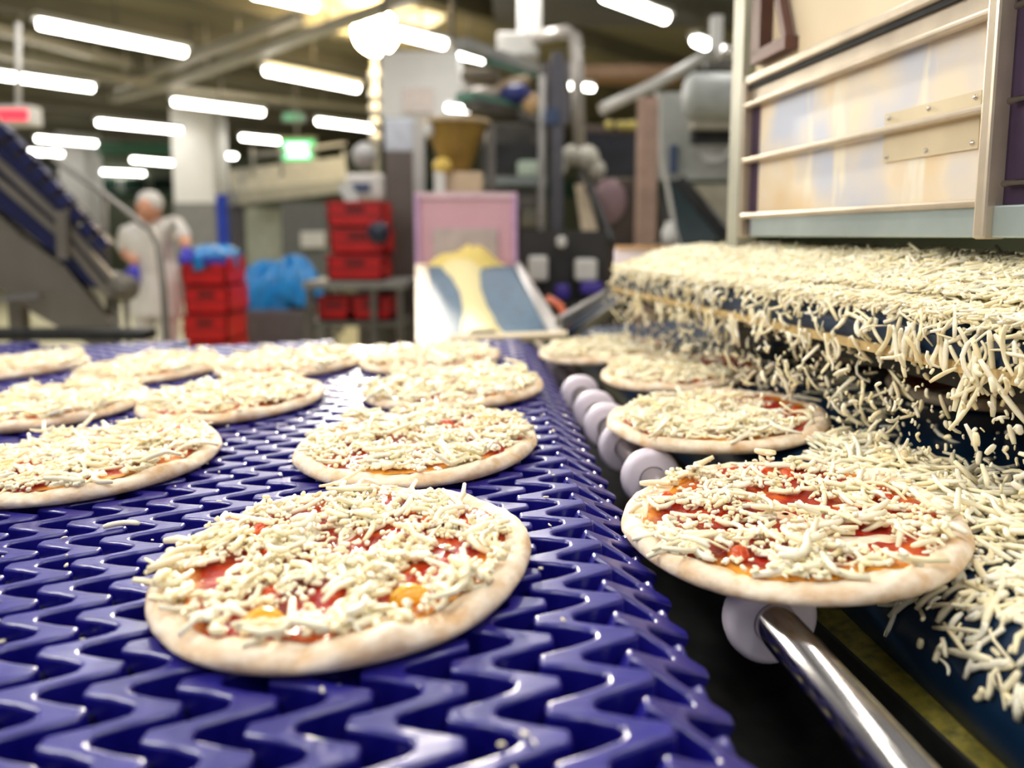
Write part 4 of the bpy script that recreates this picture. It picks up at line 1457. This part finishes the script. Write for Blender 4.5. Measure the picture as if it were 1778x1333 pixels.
MB().box((a.x, 4.4, 0), (b.x, 4.9, a.z)).build('body', m_steel_br, t, bevel=0.01)
MB().ball(at(1058, 350, 4.38), (0.1, 0.03, 0.13), 16, 10, 0.1).build('pink_light_spot', M('pink_grey_light', (150, 122, 126), 0.4), t)  # pink light spot on the steel, modelled as a coloured flat ball
t = thing('black_rack', 'black equipment rack standing behind the brown cabinet', 'rack', (at(1060, 260, 5.6).x, 5.6, 0))
pxbox(1010, 222, 1108, 308, 5.6, 0.3).build('cabinet_body', M('near_black_blue', (42, 42, 50), 0.5, 0.2), t, bevel=0.008)
for px in (1016, 1102):
    q = at(px, 306, 5.65)
    MB().box((q.x - 0.02, 5.65, 0), (q.x + 0.02, 5.69, q.z)).build('leg', m_black, t)
block('ceiling_duct', 'brown orange duct along the ceiling right of the bent pipe', 'duct', (1005, 112, 1190, 134), 7.5, 0.4, M('rust_brown_duct', (128, 98, 70), 0.6))
t = thing('yellow_valves', 'row of small yellow valves along a dark rail behind the tan post', 'valve', at(1075, 215, 5.4))
for px in (1058, 1078, 1092, 1100):
    MB().ball(at(px, 218 - (px % 7), 5.4), 0.035, 12, 8).build('valve', M('valve_yellow', (196, 180, 96), 0.4), t)
MB().bar(at(1010, 222, 5.45), at(1112, 228, 5.45), 0.05, 0.05).build('rail', m_steel_br, t)
# pads in the lower gloom
t = thing('pad_trolley', 'low black trolley carrying pale pads and violet boxes behind the cheese belt', 'trolley', (at(985, 480, 3.6).x, 3.6, 0))
for i, (x0, y0, x1, y1, m) in enumerate(((918, 445, 952, 488, m_white), (968, 410, 984, 430, m_white), (1000, 450, 1038, 488, m_white),
                                         (965, 495, 990, 520, M('violet_box', (70, 54, 150), 0.4)), (1010, 490, 1048, 512, M('violet_box', (70, 54, 150), 0.4)))):
    pxbox(x0, y0, x1, y1, 3.6 - 0.02 * i, 0.1).build('pad' if m is m_white else 'box', m, t, bevel=0.015)
a, b = at(905, 520, 3.6), at(1060, 400, 3.6)
MB().box((a.x, 3.72, 0), (b.x, 3.76, b.z)).build('back_plate', M('gloom_grey', (52, 50, 48), 0.6), t)
MB().box((a.x, 3.5, a.z - 0.03), (b.x, 3.76, a.z)).build('deck', m_black, t)
for px in (910, 1052):
    q = at(px, 520, 3.6)
    MB().box((q.x - 0.015, 3.6, 0), (q.x + 0.015, 3.63, q.z)).build('leg', m_black, t)
# swing arm and tan post
t = thing('swing_arm', 'long pale steel arm slanting up on a tan square post', 'arm', (at(1130, 400, 3.4).x, 3.4, 0))
MB().tube([at(1044, 190, 3.4), at(1130, 150, 3.5), at(1236, 92, 3.6)], 0.028, 12).build('arm', M('pale_arm', (206, 204, 196), 0.4, 0.2), t)
q0, q1 = at(1142, 415, 3.3), at(1128, 168, 3.3)
MB().box((q1.x - 0.045, 3.3, 0), (q1.x + 0.045, 3.38, q1.z)).build('post', M('tan_brown_post', (164, 136, 118), 0.4, 0.3), t, bevel=0.006)
pxbox(1236, 26, 1256, 100, 3.6, 0.06).build('hanger_plate', m_white, t)
q = at(1162, 424, 3.2)
MB().box((q.x - 0.1, 3.15, q.z - 0.012), (q.x + 0.05, 3.32, q.z)).build('shelf', m_steel_dk, t)
MB().ball(at(1262, 92, 3.55), 0.028, 12, 8).build('knob', m_steel_pol, t)
# white tank and panels near the hood
t = thing('white_tank', 'pale grey round tank under a dark bracket left of the hood', 'tank', at(1245, 180, 4.0))
q = at(1248, 168, 4.0)
MB().lathe((q.x - 0.18, 4.0, q.z), (1, 0, 0), [(0, 0.0), (0.0, 0.10), (0.03, 0.125), (0.33, 0.125), (0.36, 0.10), (0.36, 0)], 20).build('drum', M('pale_grey_drum', (176, 180, 176), 0.45), t)
pxbox(1204, 192, 1290, 222, 4.0, 0.1).build('cradle', M('putty_steel', (178, 172, 156), 0.5), t)
MB().bar(at(1225, 108, 4.05), at(1285, 112, 4.05), 0.05, 0.06).build('bracket', m_steel_dk, t)
pxbox(1205, 218, 1300, 248, 4.1, 0.1).build('dark_gap', m_black, t)
q = at(1285, 240, 4.15)
MB().box((q.x - 0.03, 4.12, 0), (q.x + 0.03, 4.18, q.z)).build('post', m_steel_dk, t)
t = thing('white_guard_panel', 'large pale guard panel with round bright dish behind the tan post', 'panel', at(1210, 300, 4.4))
pxbox(1144, 160, 1282, 312, 4.4, 0.03).build('sheet', M('pale_guard_grey', (172, 174, 168), 0.5), t)
q = at(1240, 258, 4.35)
MB().lathe(q, (-0.3, -1, 0.1), [(0, 0.0), (0.01, 0.06), (0.04, 0.09), (0.05, 0.09)], 20).build('dish', m_white, t)
pxbox(1164, 250, 1178, 302, 4.34, 0.04).build('blue_handle', M('slate_blue', (54, 74, 108), 0.4), t, bevel=0.01)
q0 = at(1150, 312, 4.42)
MB().box((q0.x, 4.42, 0), (q0.x + 0.05, 4.46, q0.z)).build('leg', m_steel_dk, t)
q0 = at(1270, 312, 4.42)
MB().box((q0.x, 4.42, 0), (q0.x + 0.05, 4.46, q0.z)).build('leg', m_steel_dk, t)
t = thing('dark_chute', 'dark teal chute slanting down below the pale guard panel', 'chute', at(1190, 380, 4.0))
quad_bar(MB(), [at(1150, 315, 4.0), at(1185, 310, 4.0), at(1262, 415, 3.8), at(1170, 425, 3.8)], 0.05).build('sheet', M('dark_teal_sheet', (24, 44, 48), 0.4, 0.2), t)
MB().bar(at(1180, 312, 3.98), at(1265, 412, 3.78), 0.03, 0.06).build('edge', m_black, t)
q = at(1230, 400, 3.9)
MB().box((q.x - 0.02, 3.9, 0), (q.x + 0.02, 3.94, q.z - 0.06)).build('leg', m_black, t)
simple('drain_hose', 'thin pale hose hanging down in front of the dark teal chute', 'hose', MB().tube([at(1140, 160, 3.5), at(1148, 280, 3.7), at(1160, 330, 3.7), at(1172, 400, 3.7), at(1180, 430, 3.7)], 0.011, 8), m_white)
simple('white_bottle', 'small white bottle with blue base near the tan guide cap', 'bottle', MB().lathe((at(1162, 420, 3.2).x, 3.2, at(1162, 424, 3.2).z), (0, 0, 1), [(0, 0), (0, 0.035), (0.06, 0.035), (0.085, 0.02), (0.1, 0.018), (0.1, 0)], 14), m_white)
block('back_wall_unit', 'beige wall unit below the pale guard panel, beside the hood post', 'panel', (1190, 320, 1296, 420), 5.4, 0.1, M('beige_grey_wall_unit', (150, 144, 126), 0.6))

# ------------------------------------------------------------------ red crates, table, wrapped goods, left background
m_red = M('red_crate_plastic', (206, 18, 20), 0.4, 0, 0.1, 6)
m_red2 = M('dark_red_crate_plastic', (160, 16, 18), 0.4, 0, 0.1, 6)
m_blue_film = M('sky_blue_film', (24, 132, 204), 0.3, 0, 0.25, 12, 0.5)


def crate_parts(t, cx, y, z, w, d, h):
    """ribbed open crate: floor, four walls, rim, ribs, hand hole"""
    th = 0.015
    mb = MB()
    mb.box((cx - w / 2, y, z), (cx + w / 2, y + d, z + th))
    mb.box((cx - w / 2, y, z), (cx + w / 2, y + th, z + h))
    mb.box((cx - w / 2, y + d - th, z), (cx + w / 2, y + d, z + h))
    mb.box((cx - w / 2, y, z), (cx - w / 2 + th, y + d, z + h))
    mb.box((cx + w / 2 - th, y, z), (cx + w / 2, y + d, z + h))
    mb.build('body', m_red, t)
    for zz_ in (z + h - 0.03, z + h * 0.42):
        MB().box((cx - w / 2 - 0.012, y - 0.012, zz_), (cx + w / 2 + 0.012, y + 0.006, zz_ + 0.022)).build('rib', m_red2, t)
    MB().box((cx - 0.06, y - 0.003, z + h * 0.58), (cx + 0.06, y + 0.004, z + h * 0.78)).build('hand_hole', M('hole_dark_red', (96, 8, 12), 0.6), t)


def crate_stack(px0, px1, Y, ztop, zbot, nlev, labs, group, d=0.34):
    a, b = at(px0, 450, Y), at(px1, 450, Y)
    w, cx = b.x - a.x, (a.x + b.x) / 2
    h = (ztop - zbot) / nlev
    for i in range(nlev):
        z = ztop - (i + 1) * h
        t = thing('red_crate', labs[i], 'crate', (cx, Y + d / 2, z), group)
        crate_parts(t, cx + 0.012 * math.sin(i * 2.1), Y + 0.01 * math.sin(i), z + 0.002, w - 0.01, d, h - 0.006)
    return cx, w


ORD = ['topmost', 'second', 'third', 'fourth', 'fifth']
lab1 = ['topmost red crate of the stack beside the worker, blue film hanging over it'] + ['%s red crate down in the stack beside the worker' % o for o in ORD[1:]]
zt1 = at(360, 446, 5.3).z
cx1, w1 = crate_stack(312, 392, 5.3, zt1, 0.10, 5, lab1, 'red crates stacked beside the worker', 0.4)
t = thing('crate_dolly', 'black dolly under the red crate stack beside the worker', 'dolly', (cx1, 5.5, 0))
MB().box((cx1 - w1 / 2, 5.3, 0.07), (cx1 + w1 / 2, 5.7, 0.10)).build('deck', m_black, t)
for sx in (-1, 1):
    for yy in (5.36, 5.64):
        MB().lathe((cx1 + sx * (w1 / 2 - 0.05) - 0.015, yy, 0.036), (1, 0, 0), [(0, 0), (0, 0.035), (0.03, 0.035), (0.03, 0)], 14).build('wheel', m_black, t)


def film(name, label, cx, cy, z, rx, ry, h, seed, drape, m):
    n1_, n2_ = 40, 12
    rr = np.random.default_rng(seed)
    ph = rr.uniform(0, 6.28, 8)
    vs, fs = [], []
    for j in range(n2_ + 1):
        f = j / n2_
        for i in range(n1_):
            a_ = 2 * math.pi * i / n1_
            k_ = 1 + 0.10 * math.sin(3 * a_ + ph[0]) + 0.07 * math.sin(7 * a_ + ph[1]) + 0.05 * math.sin(11 * a_ + ph[2] + 4 * f)
            ff = min(1, f * 1.45)
            rad = math.sin(ff * math.pi / 2)
            sq = 1 / max(abs(math.cos(a_)), abs(math.sin(a_))) ** 0.7
            zz_ = h * math.cos(ff * math.pi / 2) ** 0.8 * (1 + 0.3 * math.sin(4 * a_ + ph[3] + 5 * f)) if ff < 1 else 0
            dr = max(0, f - 0.69) / 0.31 * drape * (0.6 + 0.4 * math.sin(3 * a_ + ph[4]))
            vs.append((cx + rx * rad * k_ * sq * math.cos(a_) * (1.0), cy + ry * rad * k_ * sq * math.sin(a_), z + zz_ - dr))
    for j in range(n2_):
        for i in range(n1_):
            a_, b_ = j * n1_ + i, j * n1_ + (i + 1) % n1_
            fs.append((a_, a_ + n1_, b_ + n1_, b_))
    o = MB().add(vs, fs, True).build(name, m)
    md = o.modifiers.new('thickness', 'SOLIDIFY')
    md.thickness = 0.004
    return o


o = film('blue_film', '', cx1, 5.5, zt1 + 0.0, w1 / 2 * 0.92, 0.2, 0.07, 3, 0.10, m_blue_film)
tag(o, 'crumpled blue plastic film lining the top of the red crate stack', 'plastic film')
MB().box((cx1 - w1 / 2 - 0.01, 5.285, zt1 - 0.05), (cx1 + w1 / 2 + 0.01, 5.3, zt1 - 0.0)).build('violet_hem', M('violet_film', (60, 58, 160), 0.4), o)
# cart with sky blue wrapped goods
q0, q1 = at(404, 540, 6.2), at(545, 462, 6.2)
zc_ = at(480, 542, 6.2).z
t = thing('wrapped_cart', 'grey tub cart under the sky blue wrapped goods', 'cart', ((q0.x + q1.x) / 2, 6.4, 0))
MB().box((q0.x + 0.06, 6.2, 0.25), (q1.x - 0.1, 6.65, zc_ + 0.02)).build('tub', M('dark_grey_tub', (92, 90, 92), 0.5), t, bevel=0.02)
for sx in (q0.x + 0.12, q1.x - 0.16):
    MB().tube([(sx, 6.3, 0.25), (sx, 6.3, 0.0)], 0.02, 8).build('leg', m_steel_dk, t)
    MB().tube([(sx, 6.6, 0.25), (sx, 6.6, 0.0)], 0.02, 8).build('leg', m_steel_dk, t)
wr = film('wrapped_goods', '', (q0.x + q1.x) / 2 - 0.12, 6.42, zc_ + 0.06, 0.25, 0.2, 0.30, 8, 0.22, m_blue_film)
tag(wr, 'lower left bulge of sky blue plastic wrapping on the tub cart', 'plastic film', 'sky blue wrapped goods')
wr = film('wrapped_goods', '', (q0.x + q1.x) / 2 + 0.13, 6.40, zc_ + 0.16, 0.20, 0.18, 0.26, 9, 0.12, m_blue_film)
tag(wr, 'higher right bulge of sky blue plastic wrapping beside the packing table', 'plastic film', 'sky blue wrapped goods')
# packing table with red crates
t = thing('packing_table', 'grey steel table carrying a tall stack of red crates', 'table', (at(612, 560, 4.5).x, 4.6, 0))
a, b = at(524, 490, 4.5), at(704, 490, 4.5)
ztab = at(600, 489, 4.5).z
MB().box((a.x, 4.5, ztab - 0.045), (b.x, 5.0, ztab)).build('top', M('grey_table_top', (140, 138, 132), 0.35, 0.4), t, bevel=0.005)
for x in (a.x + 0.04, (a.x + b.x) / 2 + 0.12, b.x - 0.04):
    for y in (4.53, 4.96):
        MB().box((x - 0.02, y - 0.02, 0), (x + 0.02, y + 0.02, ztab - 0.045)).build('leg', m_steel_dk, t)
zsh = at(600, 556, 4.6).z
MB().box((a.x + 0.02, 4.52, zsh - 0.03), (b.x - 0.02, 4.98, zsh)).build('shelf', m_steel_dk, t)
lab2 = ['topmost red crate of the tall stack on the packing table', 'middle red crate of the tall stack on the packing table', 'bottom red crate of the tall stack, standing on the table top']
crate_stack(569, 668, 4.55, at(600, 348, 4.55).z, ztab + 0.002, 3, lab2, 'red crates stacked on the packing table')
q = at(658, 404, 4.5)
simple('black_scanner', 'round black and blue device hung at the right side of the red crates', 'device', MB().lathe((q.x, 4.5, q.z), (0, -1, 0), [(0, 0.0), (0, 0.06), (0.015, 0.07), (0.03, 0.06), (0.03, 0)], 20), M('black_blue', (30, 40, 60), 0.3))
hh = at(600, 516, 4.6).z - zsh
for i, (x0, x1, lab) in enumerate(((553, 606, 'low red crate under the packing table, left one'), (612, 680, 'low red crate under the packing table, right one'))):
    p0, p1 = at(x0, 540, 4.6), at(x1, 540, 4.6)
    t = thing('red_crate', lab, 'crate', ((p0.x + p1.x) / 2, 4.75, zsh), 'red crates on the table shelf')
    crate_parts(t, (p0.x + p1.x) / 2, 4.6, zsh + 0.002, p1.x - p0.x, 0.3, hh)
# white machine on/behind the crates, mezzanine
t = thing('white_machine', 'white angular machine head above the red crates on the table', 'machine', (at(625, 320, 5.2).x, 5.2, 0))
pxbox(600, 300, 668, 348, 5.2, 0.3).build('head', m_white, t, bevel=0.03)
pxbox(612, 318, 642, 332, 5.18, 0.04).build('blue_label', M('slate_blue', (54, 74, 108), 0.4), t)
quad_bar(MB(), [at(585, 322, 5.2), at(610, 318, 5.2), at(625, 348, 5.1), at(600, 350, 5.1)], 0.03).build('chute', m_grey, t)
MB().ball(at(632, 270, 5.25), (0.09, 0.07, 0.09), 14, 10).build('cover', M('grey_cover', (168, 168, 166), 0.5), t)
q = at(640, 348, 5.3)
MB().box((q.x - 0.1, 5.3, 0), (q.x + 0.1, 5.45, q.z)).build('column', m_steel_dk, t)
t = thing('mezzanine', 'grey mezzanine deck with handrail beyond the red crates', 'platform', (at(500, 330, 9.0).x, 9.0, 0))
MB().bar(at(400, 345, 8.6), at(600, 322, 9.6), 0.5, 0.16).build('deck', M('pale_deck', (150, 150, 140), 0.5), t)
MB().bar(at(400, 318, 8.5), at(600, 292, 9.5), 0.05, 0.30).build('fascia', M('pale_fascia', (176, 176, 166), 0.5), t)
MB().tube([at(440, 270, 8.6), at(600, 250, 9.5)], 0.025, 8).build('handrail', m_grey, t)
for (px, Y) in ((440, 8.6), (490, 8.9), (545, 9.2), (598, 9.5)):
    q = at(px, 305, Y)
    MB().tube([q, Vector((q.x, q.y, q.z + 0.32))], 0.02, 6).build('baluster', m_grey, t)
for (px, Y) in ((410, 8.7), (580, 9.5)):
    q = at(px, 340, Y)
    MB().box((q.x - 0.06, q.y, 0), (q.x + 0.06, q.y + 0.1, q.z)).build('leg', m_steel_dk, t)
block('pale_door_panel', 'pale green grey door panel under the mezzanine', 'panel', (415, 362, 490, 462), 9.2, 0.08, M('pale_green_grey', (176, 182, 168), 0.5))
t = thing('grey_machine', 'dark grey machine with a small white box, under the mezzanine', 'machine', (at(526, 460, 8.0).x, 8.0, 0))
a, b = at(486, 352, 8.0), at(566, 352, 8.0)
MB().box((a.x, 8.0, 0), (b.x, 8.4, a.z)).build('housing', M('mid_grey_machine', (104, 106, 102), 0.5), t, bevel=0.01)
pxbox(522, 402, 560, 430, 7.9, 0.1).build('white_box', m_white, t, bevel=0.01)
block('dark_green_slab', 'dark green beam beneath the far ceiling, left of the nearer column', 'beam', (168, 246, 302, 268), 16.0, 0.3, m_wallg)  # plain dark green block under the far ceiling

# ------------------------------------------------------------------ inclined elevator on the left
m_elev = M('grey_brown_steel', (122, 116, 106), 0.4, 0.35, 0.12, 5)
m_navy = M('navy_belt', (18, 24, 74), 0.4, 0, 0.25, 8)
t = thing('inclined_elevator', 'steep grey framed elevator conveyor with navy belt at the left', 'conveyor', (at(120, 560, 3.0).x, 3.0, 0))
W = Vector((-0.22, 0.30, 0))


def slab(pts, Y, off):
    p = [at(x, y, Y) for x, y in pts]
    return MB().prism(p, off)


slab([(-60, 215), (2, 250), (104, 350), (196, 470), (204, 505), (160, 500), (104, 448), (0, 362), (-60, 316)], 3.0, W).build('belt', m_navy, t)
MB().bar(at(-60, 228, 2.98), at(118, 392, 2.98), 0.03, 0.026).build('frame_rail', m_elev, t)
MB().bar(at(118, 392, 2.98), at(212, 505, 2.98), 0.03, 0.026).build('frame_rail', m_elev, t)
MB().bar(at(-60, 262, 2.97), at(110, 410, 2.97), 0.03, 0.026).build('frame_rail', m_elev, t)
MB().bar(at(110, 410, 2.97), at(195, 515, 2.97), 0.03, 0.026).build('frame_rail', m_elev, t)
MB().bar(at(108, 366, 2.95), at(112, 450, 2.95), 0.045, 0.03).build('cross_brace', m_elev, t)
for i in range(9):
    f = i / 8
    x, y = 2 + (172 - 2) * f, 222 + (412 - 222) * f
    MB().bar(at(x, y, 2.99), at(x + 15, y + 17, 2.99), 0.05, 0.05).build('flight', m_navy, t)
MB().bar(at(-20, 190, 3.02), at(185, 425, 3.02), 0.02, 0.02).build('guard_rail', m_elev, t)
slab([(-60, 328), (0, 376), (40, 412), (112, 462), (205, 575), (190, 620), (60, 545), (0, 500), (-60, 470)], 3.0, Vector((-0.05, 0.12, 0))).build('side_panel', m_elev, t)
MB().bar(at(-60, 525, 2.95), at(70, 512, 2.95), 0.02, 0.02).build('tie_bar', m_steel, t)
for px in (200, 218):
    q = at(px, 505, 3.05)
    MB().tube([q, Vector((q.x, 3.05, 0))], 0.012, 8).build('leg', m_elev, t)
q = at(20, 470, 3.1)
MB().box((q.x - 0.03, 3.1, 0), (q.x + 0.03, 3.15, q.z)).build('leg', m_elev, t)
MB().lathe(at(215, 500, 3.0), (-0.22, 0.30, 0), [(0, 0), (0, 0.06), (0.3, 0.06), (0.3, 0)], 16).build('drive_drum', m_elev, t)
t = thing('handrail', 'thin bent steel handrail descending in front of the worker', 'handrail', (at(285, 590, 2.7).x, 2.7, 0))
MB().tube([at(92, 276, 3.3), at(175, 332, 3.1), at(232, 378, 2.9), at(262, 398, 2.8), at(275, 425, 2.75), at(284, 500, 2.7), at(290, 600, 2.7), Vector((at(290, 600, 2.7).x, 2.7, 0))], 0.013, 10).build('rail', m_elev, t)
q = at(180, 335, 3.1)
MB().tube([q, at(184, 430, 3.1), Vector((at(190, 560, 3.1).x, 3.1, 0))], 0.014, 10).build('baluster', m_elev, t)
block('low_black_kerb', 'long black low beam on the floor in front of the elevator', 'beam', (-80, 574, 250, 592), 2.6, 0.1, m_black)
block('far_white_tank', 'white rounded tank far behind the elevator frame', 'tank', (-30, 325, 25, 380), 6.0, 0.4, m_white, bevel=0.1)

# ------------------------------------------------------------------ worker
YW = 5.6
pp = lambda x, y, dy=0.0: at(x, y, YW + dy)
hip = pp(268, 480)
worker = thing('person', 'worker in white coat and hair net with blue gloves, leaning beside red crates', 'person', (hip.x, YW, 0))
m_coat = M('white_coat_cloth', (222, 218, 212), 0.8, 0, 0.05, 20, 0.2)
m_skin = M('skin', (206, 148, 118), 0.55, 0, 0.08, 20)
m_glove = M('blue_glove', (66, 62, 190), 0.4)


def skinned(name, nodes, edges, m, parent, sub=2, root=0):
    me = bpy.data.meshes.new(name)
    inv = wmat(parent).inverted()
    me.from_pydata([tuple(inv @ Vector(p)) for p, _ in nodes], edges, [])
    o = link(name, me, m, parent)
    md = o.modifiers.new('skin', 'SKIN')
    md.use_smooth_shade = True
    for i, (_, r0) in enumerate(nodes):
        sv = me.skin_vertices[0].data[i]
        sv.radius = r0 if isinstance(r0, tuple) else (r0, r0)
        sv.use_root = (i == root)
    s2 = o.modifiers.new('smooth', 'SUBSURF')
    s2.levels = s2.render_levels = sub
    return o


fl = -0.02
n_ = [(hip, (0.17, 0.13)),                         # 0 pelvis
      (pp(267, 440), (0.165, 0.125)), (pp(268, 408, -0.05), (0.185, 0.125)), (pp(266, 392, -0.09), (0.10, 0.09)),   # 1-3 belly chest collar
      (pp(222, 398, -0.06), 0.075), (pp(216, 440, -0.02), 0.062),                   # 4-5 right shoulder elbow
      (pp(306, 392, -0.08), 0.078), (pp(322, 418, -0.12), 0.06),                     # 6-7 left shoulder elbow
      (pp(252, 500), 0.105), (Vector((pp(252, 500).x - 0.01, YW - 0.03, 0.52)), 0.075), (Vector((pp(252, 500).x - 0.02, YW + 0.03, 0.1)), 0.055), (Vector((pp(252, 500).x - 0.02, YW - 0.12, 0.06)), 0.045),
      (pp(288, 500), 0.105), (Vector((pp(288, 500).x + 0.01, YW - 0.02, 0.52)), 0.075), (Vector((pp(288, 500).x + 0.02, YW + 0.04, 0.1)), 0.055), (Vector((pp(288, 500).x + 0.02, YW - 0.11, 0.06)), 0.045)]
e_ = [(0, 1), (1, 2), (2, 3), (2, 4), (4, 5), (2, 6), (6, 7), (0, 8), (8, 9), (9, 10), (10, 11), (0, 12), (12, 13), (13, 14), (14, 15)]
skinned('body', n_, e_, m_coat, worker)
# skirt of the coat
sk = MB()
prof_ = [(0.0, 0.20), (0.18, 0.195), (0.36, 0.185), (0.42, 0.17)]
zsk = hip.z - 0.30
sk.lathe((0, 0, 0), (0, 0, 1), prof_, 24)
sk.v = [Vector((v.x * 1.0 + hip.x, v.y * 0.72 + YW, v.z + zsk)) for v in sk.v]
sk.build('coat_skirt', m_coat, worker)
# forearms and gloves
fa = skinned('forearm', [(pp(217, 436, -0.02), 0.05), (pp(232, 450, -0.16), 0.042), (pp(234, 458, -0.2), 0.034)], [(0, 1), (1, 2)], m_skin, worker)
fa = skinned('forearm', [(pp(321, 416, -0.12), 0.05), (pp(322, 424, -0.24), 0.04), (pp(322, 428, -0.3), 0.034)], [(0, 1), (1, 2)], m_skin, worker)


def hand(wrist, d, side, parent):
    d = d.normalized()
    up = Vector((0, 0, 1))
    s_ = d.cross(up).normalized() * side
    t_ = s_.cross(d).normalized()
    nodes = [(wrist, (0.03, 0.022)), (wrist + d * 0.05, (0.042, 0.02)), (wrist + d * 0.085, (0.04, 0.018))]
    edges = [(0, 1), (1, 2)]
    for i, (o_, L) in enumerate(((-0.032, 0.07), (-0.011, 0.08), (0.011, 0.075), (0.032, 0.06))):
        b0 = wrist + d * 0.088 + s_ * o_
        k0 = len(nodes)
        nodes += [(b0, 0.0105), (b0 + d * L * 0.5 - t_ * 0.012 * abs(side), 0.0095), (b0 + d * L * 0.85 - t_ * 0.035, 0.008)]
        edges += [(2, k0), (k0, k0 + 1), (k0 + 1, k0 + 2)]
    k0 = len(nodes)
    b0 = wrist + d * 0.035 + s_ * 0.042
    nodes += [(b0, 0.012), (b0 + d * 0.03 + s_ * 0.022, 0.011), (b0 + d * 0.055 + s_ * 0.026 - t_ * 0.01, 0.009)]
    edges += [(1, k0), (k0, k0 + 1), (k0 + 1, k0 + 2)]
    return skinned('gloved_hand', nodes, edges, m_glove, parent, 1, 1)


hand(pp(234, 459, -0.2), Vector((0.05, -0.25, -1)), 1, worker)
hand(pp(322, 428, -0.3), Vector((0.25, -0.5, -0.8)), -1, worker)
# head: tilted forward and to its right, looking down
hc = pp(258, 364, -0.16)
hm = Matrix.Translation(hc) @ Matrix.Rotation(math.radians(24), 4, 'X') @ Matrix.Rotation(math.radians(10), 4, 'Y')
hd = MB()
hd.ball((0, 0, 0), (0.077, 0.095, 0.118), 28, 20)
for v in hd.v:
    if v.z < -0.02:
        k_ = 1 - 0.35 * min(1, (-v.z - 0.02) / 0.1)
        v.x *= k_
        v.y = v.y * (1 - 0.12 * (1 - k_)) - 0.012 * (1 - k_)
hd.tube([(0, -0.088, 0.012), (0, -0.104, -0.012), (0, -0.112, -0.03), (0, -0.092, -0.036)], [0.008, 0.011, 0.014, 0.01], 10)
hd.ball((-0.08, 0.0, -0.005), (0.012, 0.024, 0.034), 10, 8)
hd.ball((0.08, 0.0, -0.005), (0.012, 0.024, 0.034), 10, 8)
hd.tube([(0, 0.02, -0.08), (0, 0.06, -0.2)], [0.052, 0.06], 14)
hd.v = [hm @ v for v in hd.v]
head = hd.build('head', m_skin, worker)
for sx in (-1, 1):
    b = MB().ball((sx * 0.03, -0.084, 0.008), (0.014, 0.01, 0.008), 12, 8)
    b.v = [hm @ v for v in b.v]
    b.build('eye', M('eye_dark', (60, 44, 38), 0.3), head)
b = MB().ball((0, -0.088, -0.058), (0.024, 0.008, 0.007), 12, 8)
b.v = [hm @ v for v in b.v]
b.build('mouth', M('lips', (168, 92, 82), 0.5), head)
b = MB().ball((0, 0.030, 0.045), (0.090, 0.098, 0.092), 24, 14, 0.04)
b.v = [hm @ v for v in b.v if True]
b.build('hair_net', M('white_hair_net', (208, 204, 196), 0.8, 0, 0.12, 60, 0.4), worker)
